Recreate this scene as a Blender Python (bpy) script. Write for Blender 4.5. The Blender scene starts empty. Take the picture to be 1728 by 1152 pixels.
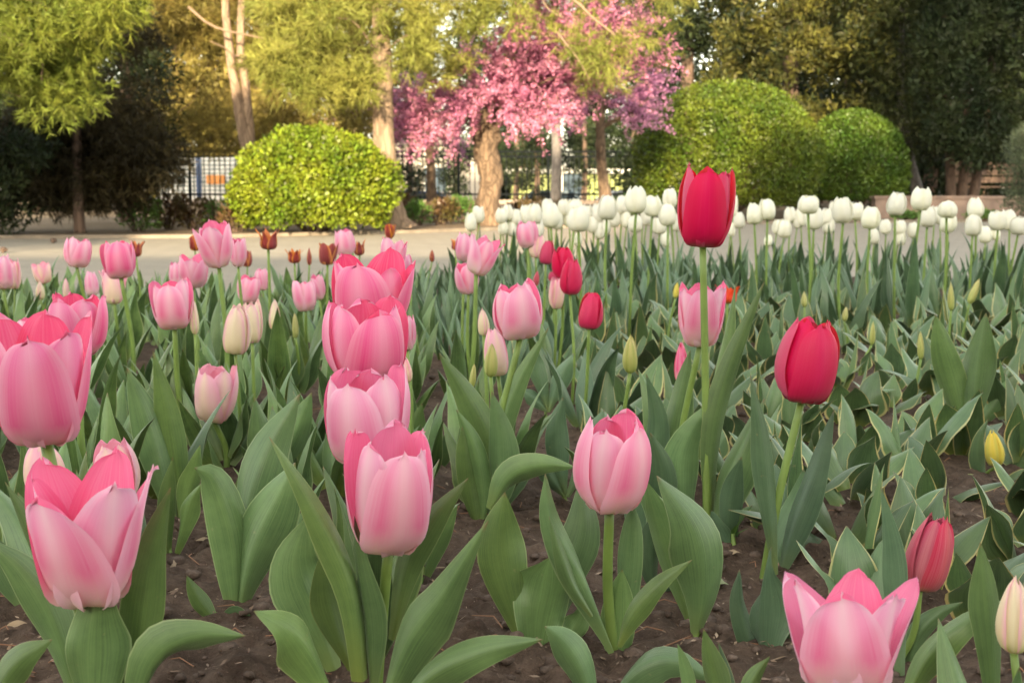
import bpy, math, random
import numpy as np
from mathutils import Vector, Matrix, Quaternion, noise as mnoise

# ------------------------------------------------------------------ camera, sky, sun, exposure
C = bpy.context.scene
COL = C.collection
HC = 0.40; FPX = 2300.0; YH = 318.0
PITCH = math.atan((576.0 - YH) / FPX)
cam = bpy.data.cameras.new('camera'); camo = bpy.data.objects.new('camera', cam); COL.objects.link(camo)
camo.location = (0, 0, HC); camo.rotation_euler = (math.pi / 2 - PITCH, 0, 0)
cam.sensor_width = 36.0; cam.lens = FPX / 1728.0 * 36.0
cam.clip_start = 0.02; cam.clip_end = 2000
cam.dof.use_dof = True; cam.dof.focus_distance = 1.3; cam.dof.aperture_fstop = 18.0
C.camera = camo

SUN_EL = math.radians(13.0); SUN_AZ = math.radians(5.0)      # low evening sun behind the camera, a little to the left
sdir = Vector((-math.sin(SUN_AZ) * math.cos(SUN_EL), -math.cos(SUN_AZ) * math.cos(SUN_EL), math.sin(SUN_EL)))
w = bpy.data.worlds.new('World'); C.world = w; w.use_nodes = True
wn = w.node_tree.nodes; wl = w.node_tree.links
bg = wn['Background']; sky = wn.new('ShaderNodeTexSky'); sky.sky_type = 'NISHITA'; sky.sun_disc = False
sky.sun_elevation = SUN_EL; sky.sun_rotation = math.atan2(sdir.x, sdir.y)
sky.air_density = 1.0; sky.dust_density = 1.6; sky.ozone_density = 1.0
hz = wn.new('ShaderNodeHueSaturation'); hz.inputs['Saturation'].default_value = 0.42      # thin evening haze whitens the sky
wt = wn.new('ShaderNodeMix'); wt.data_type = 'RGBA'; wt.blend_type = 'MULTIPLY'; wt.inputs[0].default_value = 1.0; wt.inputs[7].default_value = (1.0, 0.93, 0.80, 1)
wl.new(sky.outputs[0], hz.inputs['Color']); wl.new(hz.outputs[0], wt.inputs[6]); wl.new(wt.outputs[2], bg.inputs[0]); bg.inputs[1].default_value = 0.15
sl = bpy.data.lights.new('sun', 'SUN'); sl.energy = 3.1; sl.angle = math.radians(0.5); sl.color = (1.0, 0.80, 0.52)
so = bpy.data.objects.new('sun', sl); COL.objects.link(so)
so.rotation_euler = (-sdir).to_track_quat('-Z', 'Y').to_euler()
C.view_settings.view_transform = 'Standard'; C.view_settings.look = 'None'
C.view_settings.gamma = 1.0; C.view_settings.use_curve_mapping = False
C.view_settings.exposure = 2.55

# ------------------------------------------------------------------ helpers
R_F = Vector((0, math.cos(PITCH), -math.sin(PITCH))); R_U = Vector((0, math.sin(PITCH), math.cos(PITCH)))
def at(x, y, d):
    """photo pixel (1728 wide) -> world point at distance d along the ground"""
    v = Vector((1, 0, 0)) * ((x - 864) / FPX) + R_U * ((576 - y) / FPX) + R_F
    return Vector((0, 0, HC)) + v * (d / v.y)
def proj(p):
    q = Vector(p) - Vector((0, 0, HC)); f = q.dot(R_F)
    return 864 + FPX * q.x / f, 576 - FPX * q.dot(R_U) / f
rnd = random.Random(11)
RG = np.random.default_rng(7)

def mesh_np(name, V, F, uv=None, smooth=True):
    V = np.asarray(V, np.float32).reshape(-1, 3); F = np.asarray(F, np.int32)
    n, k = F.shape
    me = bpy.data.meshes.new(name)
    me.vertices.add(len(V)); me.vertices.foreach_set('co', V.ravel())
    me.loops.add(n * k); me.loops.foreach_set('vertex_index', F.ravel())
    me.polygons.add(n); me.polygons.foreach_set('loop_start', np.arange(0, n * k, k, dtype=np.int32))
    me.polygons.foreach_set('use_smooth', np.full(n, smooth))
    if uv is not None:
        l = me.uv_layers.new(name='UVMap')
        l.data.foreach_set('uv', np.asarray(uv, np.float32)[F.ravel()].ravel())
    me.update(calc_edges=True); me.validate()
    return me
def link(name, me, m=None, parent=None, loc=None):
    o = bpy.data.objects.new(name, me); COL.objects.link(o)
    if m is not None and len(me.materials) == 0: me.materials.append(m)
    if parent is not None: o.parent = parent
    if loc is not None: o.location = loc
    return o
def thing(name, label, cat, loc=(0, 0, 0), group=None):
    o = bpy.data.objects.new(name, None); COL.objects.link(o); o.location = loc
    o.empty_display_size = 0.05
    o['label'] = label; o['category'] = cat
    if group: o['group'] = group
    return o
def tag(o, label, cat, group=None):
    o['label'] = label; o['category'] = cat
    if group: o['group'] = group
    return o

class MB:
    def __init__(s): s.v = []; s.f = []
    def box(s, x0, x1, y0, y1, z0, z1):
        b = len(s.v)
        s.v += [(x0,y0,z0),(x1,y0,z0),(x1,y1,z0),(x0,y1,z0),(x0,y0,z1),(x1,y0,z1),(x1,y1,z1),(x0,y1,z1)]
        s.f += [tuple(b+i for i in q) for q in ((0,3,2,1),(4,5,6,7),(0,1,5,4),(1,2,6,5),(2,3,7,6),(3,0,4,7))]
    def tube(s, pts, rad, seg=8, rough=0.0, nscale=6.0, cap=True, seed=0.0):
        pts = [Vector(p) for p in pts]; n = len(pts); b = len(s.v)
        if not hasattr(rad, '__len__'): rad = [rad] * n
        t = (pts[1] - pts[0]).normalized()
        u = t.orthogonal().normalized()
        for i in range(n):
            tt = (pts[min(i + 1, n - 1)] - pts[max(i - 1, 0)]).normalized()
            u = (u - tt * u.dot(tt)).normalized(); v = tt.cross(u)
            for k in range(seg):
                a = 2 * math.pi * k / seg
                dr = u * math.cos(a) + v * math.sin(a); r = rad[i]
                if rough: r *= 1 + rough * mnoise.fractal((pts[i] + dr * rad[i]) * nscale + Vector((seed, 0, 0)), 0.9, 2.0, 3)
                s.v.append(tuple(pts[i] + dr * r))
        for i in range(n - 1):
            for k in range(seg):
                k2 = (k + 1) % seg
                s.f.append((b + i*seg + k, b + i*seg + k2, b + (i+1)*seg + k2, b + (i+1)*seg + k))
        if cap:
            s.f.append(tuple(b + k for k in reversed(range(seg)))); s.f.append(tuple(b + (n-1)*seg + k for k in range(seg)))
    def prism(s, prof, y0, y1):
        """profile of (x,z) points extruded along y"""
        b = len(s.v); n = len(prof)
        s.v += [(x, y0, z) for x, z in prof] + [(x, y1, z) for x, z in prof]
        s.f.append(tuple(b + i for i in range(n))); s.f.append(tuple(b + n + i for i in reversed(range(n))))
        for i in range(n):
            j = (i + 1) % n; s.f.append((b + j, b + i, b + n + i, b + n + j))
    def build(s, name, m, parent=None, loc=None, smooth=False):
        me = bpy.data.meshes.new(name); me.from_pydata(s.v, [], s.f)
        if smooth: me.polygons.foreach_set('use_smooth', [True] * len(me.polygons))
        me.update()
        return link(name, me, m, parent, loc)

def crom(P, n):
    """Catmull-Rom through points"""
    P = np.asarray([tuple(p) for p in P], float)
    if len(P) == 2: P = np.array([P[0], (P[0] + P[1]) / 2, P[1]])
    Q = np.vstack([2 * P[0] - P[1], P, 2 * P[-1] - P[-2]]); out = []
    for t in np.linspace(0, len(P) - 1, n):
        i = min(int(t), len(P) - 2); u = t - i
        a, b, c, d = Q[i:i + 4]
        out.append(0.5 * ((2*b) + (c-a)*u + (2*a-5*b+4*c-d)*u*u + (3*b-a-3*c+d)*u**3))
    return np.array(out)

# ------------------------------------------------------------------ materials
def newmat(name):
    m = bpy.data.materials.new(name); m.use_nodes = True
    nt = m.node_tree; p = nt.nodes['Principled BSDF']; return m, nt, p
class NT:
    def __init__(s, nt): s.nt = nt
    def n(s, t, **k):
        o = s.nt.nodes.new(t)
        for a, b in k.items(): setattr(o, a, b)
        return o
    def l(s, a, b): s.nt.links.new(a, b)
    def noise(s, vec, scale, detail=3.0, rough=0.55):
        o = s.n('ShaderNodeTexNoise'); o.inputs['Scale'].default_value = scale; o.inputs['Detail'].default_value = detail
        o.inputs['Roughness'].default_value = rough
        if vec is not None: s.l(vec, o.inputs['Vector'])
        return o.outputs['Fac']
    def ramp(s, fac, stops):
        o = s.n('ShaderNodeValToRGB'); e = o.color_ramp.elements
        while len(e) < len(stops): e.new(0.5)
        for q, (p, c) in zip(e, stops):
            q.position = p; q.color = (c, c, c, 1) if not hasattr(c, '__len__') else (*c, 1)
        s.l(fac, o.inputs[0]); return o.outputs[0]
    def mix(s, fac, a, b, mode='MIX'):
        o = s.n('ShaderNodeMix', data_type='RGBA', blend_type=mode)
        for sock, val in ((o.inputs[0], fac), (o.inputs[6], a), (o.inputs[7], b)):
            if isinstance(val, (int, float)): sock.default_value = val
            elif isinstance(val, (tuple, list)): sock.default_value = (*val, 1)
            else: s.l(val, sock)
        return o.outputs[2]
    def math(s, op, a, b=None):
        o = s.n('ShaderNodeMath', operation=op)
        for i, v in enumerate((a, b)):
            if v is None: continue
            if isinstance(v, (int, float)): o.inputs[i].default_value = v
            else: s.l(v, o.inputs[i])
        return o.outputs[0]
    def hsv(s, col, h=0.5, sat=1.0, v=1.0):
        o = s.n('ShaderNodeHueSaturation')
        for k, x in (('Hue', h), ('Saturation', sat), ('Value', v)):
            if isinstance(x, (int, float)): o.inputs[k].default_value = x
            else: s.l(x, o.inputs[k])
        s.l(col, o.inputs['Color']); return o.outputs[0]
    def maprange(s, v, a, b):
        o = s.n('ShaderNodeMapRange'); o.inputs[3].default_value = a; o.inputs[4].default_value = b
        s.l(v, o.inputs[0]); return o.outputs[0]
    def bump(s, h, strength, dist, p):
        o = s.n('ShaderNodeBump'); o.inputs['Strength'].default_value = strength; o.inputs['Distance'].default_value = dist
        s.l(h, o.inputs['Height']); s.l(o.outputs[0], p.inputs['Normal'])
    def translucent(s, p, col, amt):
        out = s.nt.nodes['Material Output']; t = s.n('ShaderNodeBsdfTranslucent'); s.l(col, t.inputs[0])
        mx = s.n('ShaderNodeMixShader'); mx.inputs[0].default_value = amt
        s.l(p.outputs[0], mx.inputs[1]); s.l(t.outputs[0], mx.inputs[2]); s.l(mx.outputs[0], out.inputs[0])
def plain(name, col, rough=0.6, metal=0.0, nscale=None, var=0.25, bump=0.0):
    m, nt, p = newmat(name); N = NT(nt)
    p.inputs['Roughness'].default_value = rough; p.inputs['Metallic'].default_value = metal
    if nscale:
        co = N.n('ShaderNodeTexCoord').outputs['Object']
        f = N.noise(co, nscale, 5.0)
        c = N.mix(N.ramp(f, [(0.3, 0.0), (0.7, 1.0)]), tuple(x * (1 - var) for x in col), tuple(min(1, x * (1 + var)) for x in col))
        N.l(c, p.inputs['Base Color'])
        if bump: N.bump(f, 0.6, bump, p)
    else: p.inputs['Base Color'].default_value = (*col, 1)
    return m
def foliage(name, c1, c2, scale=1.5, transl=0.3, rough=0.55, isl=0.45):
    m, nt, p = newmat(name); N = NT(nt)
    co = N.n('ShaderNodeTexCoord').outputs['Object']; g = N.n('ShaderNodeNewGeometry')
    c = N.mix(N.ramp(N.noise(co, scale, 3.0), [(0.35, 0.0), (0.65, 1.0)]), c1, c2)
    c = N.hsv(c, N.maprange(g.outputs['Random Per Island'], 0.485, 0.515), 1.0, N.maprange(g.outputs['Random Per Island'], 1 - isl, 1 + isl))
    N.l(c, p.inputs['Base Color']); p.inputs['Roughness'].default_value = rough
    p.inputs['Specular IOR Level'].default_value = 0.25
    N.translucent(p, c, transl); return m
def bark(name, c1, c2, sc=14.0, bd=0.012):
    m, nt, p = newmat(name); N = NT(nt)
    tc = N.n('ShaderNodeTexCoord'); mp = N.n('ShaderNodeMapping'); mp.inputs['Scale'].default_value = (1, 1, 0.28)
    N.l(tc.outputs['Object'], mp.inputs[0])
    f = N.noise(mp.outputs[0], sc, 6.0, 0.65)
    v = N.n('ShaderNodeTexVoronoi', feature='DISTANCE_TO_EDGE'); v.inputs['Scale'].default_value = sc * 1.1; N.l(mp.outputs[0], v.inputs['Vector'])
    e = N.ramp(v.outputs['Distance'], [(0.0, 0.0), (0.12, 1.0)])
    c = N.mix(N.ramp(f, [(0.3, 0.0), (0.7, 1.0)]), c1, c2); c = N.mix(N.math('MULTIPLY', N.math('SUBTRACT', 1.0, e), 0.55), c, tuple(x * 0.45 for x in c1))
    N.l(c, p.inputs['Base Color']); p.inputs['Roughness'].default_value = 0.9
    N.bump(N.math('ADD', f, N.math('MULTIPLY', e, 0.5)), 0.8, bd, p); return m
def uvxy(N):
    u = N.n('ShaderNodeUVMap'); sp = N.n('ShaderNodeSeparateXYZ'); N.l(u.outputs[0], sp.inputs[0])
    return u.outputs[0], sp.outputs[0], sp.outputs[1]
def leafmat(name, c1, c2, edge, edge_at, transl=0.13):
    """tulip leaf: fine lengthwise veins, blotches with light-and-shade contrast painted in, a pale margin, a yellower sheath"""
    m, nt, p = newmat(name); N = NT(nt); uv, x, y = uvxy(N)
    oi = N.n('ShaderNodeObjectInfo'); g = N.n('ShaderNodeNewGeometry'); tc = N.n('ShaderNodeTexCoord')
    mp = N.n('ShaderNodeMapping'); mp.inputs['Scale'].default_value = (52, 1.3, 1); N.l(uv, mp.inputs[0])
    add = N.n('ShaderNodeVectorMath', operation='ADD'); N.l(mp.outputs[0], add.inputs[0]); N.l(oi.outputs['Random'], add.inputs[1])
    vein = N.noise(add.outputs[0], 1.0, 4.0)
    bl = N.noise(tc.outputs['Object'], 24.0, 6.0, 0.68)
    c = N.mix(N.ramp(bl, [(0.32, 0.0), (0.68, 1.0)]), c1, c2)  # dark-to-bright blotches put contrast of light and shade into the colour
    c = N.mix(N.ramp(vein, [(0.38, 0.0), (0.68, 0.55)]), c, tuple(q * 1.5 for q in c2))
    c = N.mix(N.ramp(y, [(0.0, 0.75), (0.22, 0.0)]), c, (0.22, 0.27, 0.06))
    spot = N.noise(tc.outputs['Object'], 130.0, 3.0)
    c = N.mix(N.ramp(spot, [(0.70, 0.0), (0.78, 0.55)]), c, (0.28, 0.24, 0.12))
    ax = N.math('MULTIPLY', N.math('ABSOLUTE', N.math('SUBTRACT', x, 0.5)), 2.0)
    wob = N.math('ADD', ax, N.math('MULTIPLY', N.math('SUBTRACT', N.noise(tc.outputs['Object'], 60.0, 3.0), 0.5), 0.09 if edge_at < 0.9 else 0.02))
    c = N.mix(N.ramp(wob, [(edge_at, 0.0), (edge_at + 0.045, 1.0)]), c, edge)
    c = N.mix(N.math('MULTIPLY', g.outputs['Backfacing'], 0.35), c, tuple(q * 1.25 + 0.015 for q in c2))
    c = N.hsv(c, N.maprange(oi.outputs['Random'], 0.482, 0.512), N.maprange(oi.outputs['Random'], 1.10, 0.90), N.maprange(N.math('FRACT', N.math('MULTIPLY', oi.outputs['Random'], 7.3)), 0.70, 1.28))  # wide per-leaf brightness spread also stands in for light contrast
    N.l(c, p.inputs['Base Color'])
    tipb = N.math('ADD', y, N.math('MULTIPLY', N.math('SUBTRACT', bl, 0.5), 0.05))
    c = N.mix(N.ramp(tipb, [(0.955, 0.0), (0.99, 0.7)]), c, (0.20, 0.13, 0.06)); N.l(c, p.inputs['Base Color'])
    p.inputs['Sheen Weight'].default_value = 0.06
    N.l(N.ramp(bl, [(0.3, 0.28), (0.7, 0.46)]), p.inputs['Roughness']); p.inputs['Specular IOR Level'].default_value = 0.5
    N.bump(N.math('ADD', vein, N.math('MULTIPLY', bl, 0.6)), 0.28, 0.0012, p); N.translucent(p, c, transl); return m
def petalmat(name, base, low, mid, tip, inner, streak, transl=0.3, edge=None, edge_amt=0.75, v0=0.05, v1=0.42, veinw=0.10):
    """petal: pigment runs from a pale base to the tip, pale central streak, veins, deeper inside face"""
    m, nt, p = newmat(name); N = NT(nt); uv, x, y = uvxy(N)
    oi = N.n('ShaderNodeObjectInfo'); g = N.n('ShaderNodeNewGeometry')
    mp = N.n('ShaderNodeMapping'); mp.inputs['Scale'].default_value = (40, 1.1, 1); N.l(uv, mp.inputs[0])
    add = N.n('ShaderNodeVectorMath', operation='ADD'); N.l(mp.outputs[0], add.inputs[0]); N.l(oi.outputs['Random'], add.inputs[1])
    vein = N.noise(add.outputs[0], 1.0, 4.0)
    yy = N.math('ADD', y, N.math('MULTIPLY', N.math('SUBTRACT', vein, 0.5), 0.16))
    c = N.ramp(yy, [(0.16, base), (v0 + 0.27, low), (v1 + 0.18, mid), (1.0, tip)])
    ax = N.math('MULTIPLY', N.math('ABSOLUTE', N.math('SUBTRACT', x, 0.5)), 2.0)
    st = N.ramp(N.math('ADD', ax, N.math('MULTIPLY', N.math('SUBTRACT', vein, 0.5), 0.25)), [(0.04, 0.72), (0.46, 0.0)])
    c = N.mix(st, c, streak)
    if edge is not None:
        c = N.mix(N.ramp(N.math('ADD', ax, N.math('MULTIPLY', vein, 0.15)), [(0.66, 0.0), (1.02, edge_amt)]), c, edge)
    ci = N.mix(N.ramp(y, [(0.15, 0.0), (0.5, 1.0)]), low, inner)
    c = N.mix(g.outputs['Backfacing'], c, ci)
    c = N.mix(N.ramp(vein, [(0.4, 0.0), (0.75, veinw)]), c, (1, 1, 1))
    c = N.hsv(c, N.maprange(oi.outputs['Random'], 0.494, 0.506), N.maprange(oi.outputs['Random'], 0.93, 1.06), N.maprange(oi.outputs['Random'], 0.94, 1.06))
    N.l(c, p.inputs['Base Color']); p.inputs['Roughness'].default_value = 0.48; p.inputs['Specular IOR Level'].default_value = 0.3
    p.inputs['Sheen Weight'].default_value = 0.12
    N.bump(vein, 0.10, 0.001, p); N.translucent(p, c, transl); return m

M = {}
CREAM = (0.80, 0.74, 0.46)
M['pink'] = petalmat('pink_petal', (0.82, 0.76, 0.50), (0.89, 0.70, 0.66), (0.85, 0.25, 0.46), (0.88, 0.40, 0.60), (0.85, 0.17, 0.35), (0.90, 0.63, 0.70), edge=(0.91, 0.58, 0.72), transl=.36)
M['hot'] = petalmat('hot_pink_petal', (0.82, 0.70, 0.54), (0.86, 0.48, 0.54), (0.84, 0.115, 0.33), (0.86, 0.20, 0.43), (0.83, 0.085, 0.23), (0.88, 0.42, 0.57), edge=(0.90, 0.44, 0.60), v1=0.30, transl=.36)
M['pale'] = petalmat('pale_pink_petal', (0.76, 0.74, 0.38), (0.88, 0.76, 0.56), (0.88, 0.58, 0.60), (0.88, 0.44, 0.58), (0.86, 0.36, 0.48), (0.88, 0.74, 0.54), edge=(0.88, 0.44, 0.60), v1=0.55, transl=.34)
M['creamy'] = petalmat('cream_petal', (0.66, 0.68, 0.24), (0.82, 0.76, 0.42), (0.87, 0.74, 0.54), (0.89, 0.60, 0.58), (0.86, 0.60, 0.56), (0.84, 0.79, 0.50), edge=(0.89, 0.48, 0.58), edge_amt=0.9, v1=0.55)
M['budpetal'] = petalmat('green_bud_petal', (0.34, 0.42, 0.08), (0.46, 0.50, 0.13), (0.62, 0.58, 0.22), (0.70, 0.60, 0.28), (0.6, 0.55, 0.2), (0.46, 0.52, 0.14), v1=0.6)
M['yellow'] = petalmat('yellow_bud_petal', (0.45, 0.48, 0.06), (0.66, 0.58, 0.06), (0.80, 0.64, 0.06), (0.82, 0.62, 0.05), (0.8, 0.6, 0.05), (0.62, 0.60, 0.10), v1=0.5)
M['red'] = petalmat('crimson_petal', (0.40, 0.10, 0.10), (0.52, 0.016, 0.085), (0.66, 0.016, 0.100), (0.70, 0.018, 0.108), (0.62, 0.008, 0.040), (0.68, 0.026, 0.130), transl=0.28, v0=0.0, v1=0.2, veinw=0.015)
M['brick'] = petalmat('brick_red_petal', (0.45, 0.18, 0.10), (0.46, 0.05, 0.08), (0.50, 0.030, 0.085), (0.60, 0.020, 0.09), (0.30, 0.01, 0.04), (0.54, 0.12, 0.14), transl=0.2, v1=0.5)
M['scarlet'] = petalmat('scarlet_petal', (0.6, 0.3, 0.05), (0.65, 0.06, 0.02), (0.75, 0.04, 0.02), (0.78, 0.07, 0.02), (0.7, 0.04, 0.01), (0.7, 0.08, 0.02))
M['maroon'] = petalmat('maroon_petal', (0.24, 0.10, 0.02), (0.26, 0.016, 0.012), (0.30, 0.014, 0.010), (0.36, 0.03, 0.012), (0.58, 0.16, 0.02), (0.24, 0.008, 0.010), edge=(0.80, 0.30, 0.03), edge_amt=0.85, transl=0.22)
M['white'] = petalmat('white_petal', (0.66, 0.70, 0.40), (0.84, 0.83, 0.66), (0.88, 0.87, 0.77), (0.90, 0.89, 0.80), (0.88, 0.85, 0.70), (0.86, 0.86, 0.72), transl=0.34)
M['leaf'] = leafmat('tulip_leaf', (0.027, 0.064, 0.022), (0.120, 0.205, 0.064), (0.30, 0.37, 0.17), 0.935)
M['leafblue'] = leafmat('blue_green_tulip_leaf', (0.027, 0.064, 0.036), (0.092, 0.162, 0.078), (0.22, 0.30, 0.17), 0.94)
M['varie'] = leafmat('cream_edged_leaf', (0.028, 0.068, 0.030), (0.100, 0.170, 0.064), (0.60, 0.52, 0.22), 0.885)
M['stem'] = plain('flower_stem', (0.17, 0.26, 0.055), 0.5, nscale=20, var=0.2)
M['pistil'] = plain('pistil', (0.45, 0.46, 0.14), 0.6)

# ------------------------------------------------------------------ the setting
def structure(o): o['kind'] = 'structure'; return o
BED_FAR = [(-6.5, 4.55), (-2.0, 4.75), (-0.75, 4.95), (-0.25, 5.45), (0.6, 5.9), (2.0, 6.05), (6.5, 6.2)]
def bed_far(x):
    for (x0, y0), (x1, y1) in zip(BED_FAR, BED_FAR[1:]):
        if x <= x1: return y0 + (y1 - y0) * max(0, (x - x0)) / (x1 - x0)
    return BED_FAR[-1][1]
PLAZA_FAR = [(-30, 11.0), (-4.6, 11.6), (-2.6, 11.9), (-0.9, 13.2), (0.2, 14.6), (2.0, 16.2), (6.0, 17.6), (30, 19.0)]
def plaza_far(x):
    for (x0, y0), (x1, y1) in zip(PLAZA_FAR, PLAZA_FAR[1:]):
        if x <= x1: return y0 + (y1 - y0) * max(0, (x - x0)) / (x1 - x0)
    return PLAZA_FAR[-1][1]

def earthmat(name, c1, c2, c3, sc=30.0, bd=0.01):
    m, nt, p = newmat(name); N = NT(nt); co = N.n('ShaderNodeTexCoord').outputs['Object']
    f = N.noise(co, sc, 8.0, 0.7); g = N.noise(co, sc * 0.12, 4.0); h = N.noise(co, sc * 5, 4.0, 0.7)
    c = N.mix(N.ramp(f, [(0.32, 0.0), (0.66, 1.0)]), c1, c2)
    c = N.mix(N.ramp(h, [(0.58, 0.0), (0.72, 0.75)]), c, c3)
    c = N.mix(N.ramp(g, [(0.35, 0.0), (0.7, 0.5)]), c, tuple(q * 0.6 for q in c1))
    N.l(c, p.inputs['Base Color']); p.inputs['Roughness'].default_value = 0.95; p.inputs['Specular IOR Level'].default_value = 0.2
    N.bump(N.math('ADD', f, N.math('MULTIPLY', h, 0.5)), 0.9, bd, p); return m
M['soil'] = earthmat('bed_soil', (0.080, 0.053, 0.037), (0.225, 0.155, 0.110), (0.31, 0.22, 0.15), 42.0, 0.018)
M['earth'] = earthmat('dry_earth', (0.14, 0.10, 0.065), (0.24, 0.18, 0.115), (0.30, 0.26, 0.15), 6.0, 0.02)
M['asphalt'] = plain('asphalt', (0.055, 0.055, 0.058), 0.9, nscale=8, var=0.3)

def paving():
    m, nt, p = newmat('plaza_pavers'); N = NT(nt); co = N.n('ShaderNodeTexCoord').outputs['Object']
    mp = N.n('ShaderNodeMapping'); mp.inputs['Rotation'].default_value = (0, 0, math.radians(38)); N.l(co, mp.inputs[0])
    b = N.n('ShaderNodeTexBrick'); N.l(mp.outputs[0], b.inputs[0]); b.inputs['Scale'].default_value = 1.0
    b.inputs['Brick Width'].default_value = 0.24; b.inputs['Row Height'].default_value = 0.12; b.inputs['Mortar Size'].default_value = 0.006
    b.inputs['Color1'].default_value = (0.265, 0.235, 0.18, 1); b.inputs['Color2'].default_value = (0.32, 0.285, 0.22, 1)
    b.inputs['Mortar'].default_value = (0.16, 0.14, 0.11, 1)
    f = N.noise(co, 1.1, 6.0, 0.65); h = N.noise(co, 26.0, 5.0, 0.7)
    c = N.mix(N.ramp(f, [(0.3, 0.35), (0.65, 0.0)]), b.outputs['Color'], (0.28, 0.24, 0.20))
    c = N.mix(N.ramp(h, [(0.4, 0.25), (0.7, 0.0)]), c, (0.22, 0.18, 0.15))
    N.l(c, p.inputs['Base Color']); p.inputs['Roughness'].default_value = 0.85
    N.bump(N.math('ADD', N.math('MULTIPLY', b.outputs['Fac'], -0.5), N.math('MULTIPLY', h, 0.3)), 0.5, 0.006, p); return m
M['paving'] = paving()

def sheet(name, near, far, z, m, n=60, x0=-30, x1=30):
    xs = np.linspace(x0, x1, n); V = []; F = []
    for x in xs: V += [(x, near(x), z), (x, far(x), z)]
    for i in range(n - 1): F.append((2*i, 2*i+2, 2*i+3, 2*i+1))
    return structure(link(name, mesh_np(name, V, F, smooth=False), m))
sheet('ground', lambda x: -80, lambda x: 37.6, -0.045, M['earth'], 8, -90, 90)
sheet('plaza', lambda x: -18, lambda x: plaza_far(x), -0.028, M['paving'], 241)
sheet('street', lambda x: 37.9, lambda x: 900, -1.05, M['asphalt'], 4, -600, 600)
sheet('planting_strip', lambda x: plaza_far(x) + 0.10, lambda x: 37.2, -0.004, M['earth'], 241)
# stone kerb along the far side of the plaza
M['kerb'] = plain('kerb_stone', (0.20, 0.165, 0.125), 0.85, nscale=7, var=0.3, bump=0.004)
def kerb(name, fn, y_off, wd, z0, z1, m, x0, x1, n):
    xs = np.linspace(x0, x1, n); V = []; F = []
    for x in xs:
        y = fn(x) + y_off; V += [(x, y, z0), (x, y, z1), (x, y + wd, z1), (x, y + wd, z0)]
    for i in range(n - 1):
        for k in range(3): F.append((4*i+k, 4*i+4+k, 4*i+5+k, 4*i+1+k))
    return structure(link(name, mesh_np(name, V, F, smooth=False), m))
kerb('plaza_kerb', plaza_far, 0.0, 0.09, -0.04, 0.002, M['kerb'], -29, 29, 200)
M['brickedge'] = plain('edging_brick', (0.36, 0.22, 0.18), 0.85, nscale=12, var=0.3, bump=0.004)
kerb('bed_edging', bed_far, 0.01, 0.13, -0.04, -0.004, M['brickedge'], -6.4, 6.4, 120)
# soil: a rough tilled sheet, finer close to the camera
def soil_z(x, y):
    return 0.018 * mnoise.fractal(Vector((x * 5, y * 5, 0.3)), 0.8, 2.1, 4) + 0.013 * mnoise.fractal(Vector((x * 32, y * 32, 4.1)), 0.65, 2.1, 4)
def build_soil():
    NX, NY = 330, 300; V = []; F = []
    for j in range(NY):
        t = j / (NY - 1); s = 0.45 * (14.0 ** t)
        for i in range(NX):
            u = -1 + 2 * i / (NX - 1); x = u * min(6.4, 0.62 + s * 0.95)
            yf = bed_far(x); y = 0.45 + (s - 0.45) / (6.3 - 0.45) * (yf - 0.45)
            V.append((x, y, soil_z(x, y) * (1 if j < NY - 1 else 0.2)))
    for j in range(NY - 1):
        for i in range(NX - 1):
            a = j * NX + i; F.append((a, a + 1, a + NX + 1, a + NX))
    structure(link('flower_bed_soil', mesh_np('flower_bed_soil', V, F), M['soil']))
build_soil()

# ------------------------------------------------------------------ trees and shrubs
def unit(n): v = RG.normal(size=(n, 3)); return v / np.linalg.norm(v, axis=1, keepdims=True)
def norm(a): return a / np.maximum(np.linalg.norm(a, axis=1, keepdims=True), 1e-9)
def tri_mesh(name, A, B, Cc):
    V = np.stack([A, B, Cc], 1).reshape(-1, 3); return mesh_np(name, V, np.arange(len(V)).reshape(-1, 3), smooth=False)
def pine_tris(cl, L=0.10, wd=0.006, K=9, droop=-0.1):
    """cl: clusters (centre, radii, count) -> needle triangles"""
    A = []; B = []; D = []
    for c, r, n in cl:
        n = int(n); u = unit(n); rr = RG.random((n, 1)) ** 0.45; pos = np.array(c) + u * rr * np.array(r)
        tw = norm(u * 0.7 + RG.normal(size=(n, 3)) * 0.45 + np.array([0, 0, droop]))
        P = np.repeat(pos, K, 0); T = np.repeat(tw, K, 0)
        st = P + T * RG.random((n * K, 1)) * L * 1.1
        d = norm(T * 0.8 + RG.normal(size=(n * K, 3)) * 0.5); s = norm(np.cross(d, unit(n * K))) * wd
        ln = L * (0.7 + 0.6 * RG.random((n * K, 1)))
        A.append(st - s); B.append(st + s); D.append(st + d * ln)
    return np.concatenate(A), np.concatenate(B), np.concatenate(D)
def scale_tris(cl, size=0.05, up=0.5, flat=0.5):
    A = []; B = []; D = []
    for c, r, n in cl:
        n = int(n); u = unit(n); rr = RG.random((n, 1)) ** 0.4; pos = np.array(c) + u * rr * np.array(r)
        d = norm(u * 0.8 + RG.normal(size=(n, 3)) * 0.5 + np.array([0, 0, up])); s = norm(np.cross(d, unit(n)))
        ln = size * (0.6 + 0.8 * RG.random((n, 1)))
        A.append(pos - s * ln * flat * 0.5); B.append(pos + s * ln * flat * 0.5); D.append(pos + d * ln)
    return np.concatenate(A), np.concatenate(B), np.concatenate(D)
def cl_px(x, y, D, rx, rz, n, ry=None):
    p = at(x, y, D); return (tuple(p), (rx, ry or rx, rz), n)
def P(x, y, D): return tuple(at(x, y, D))

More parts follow.
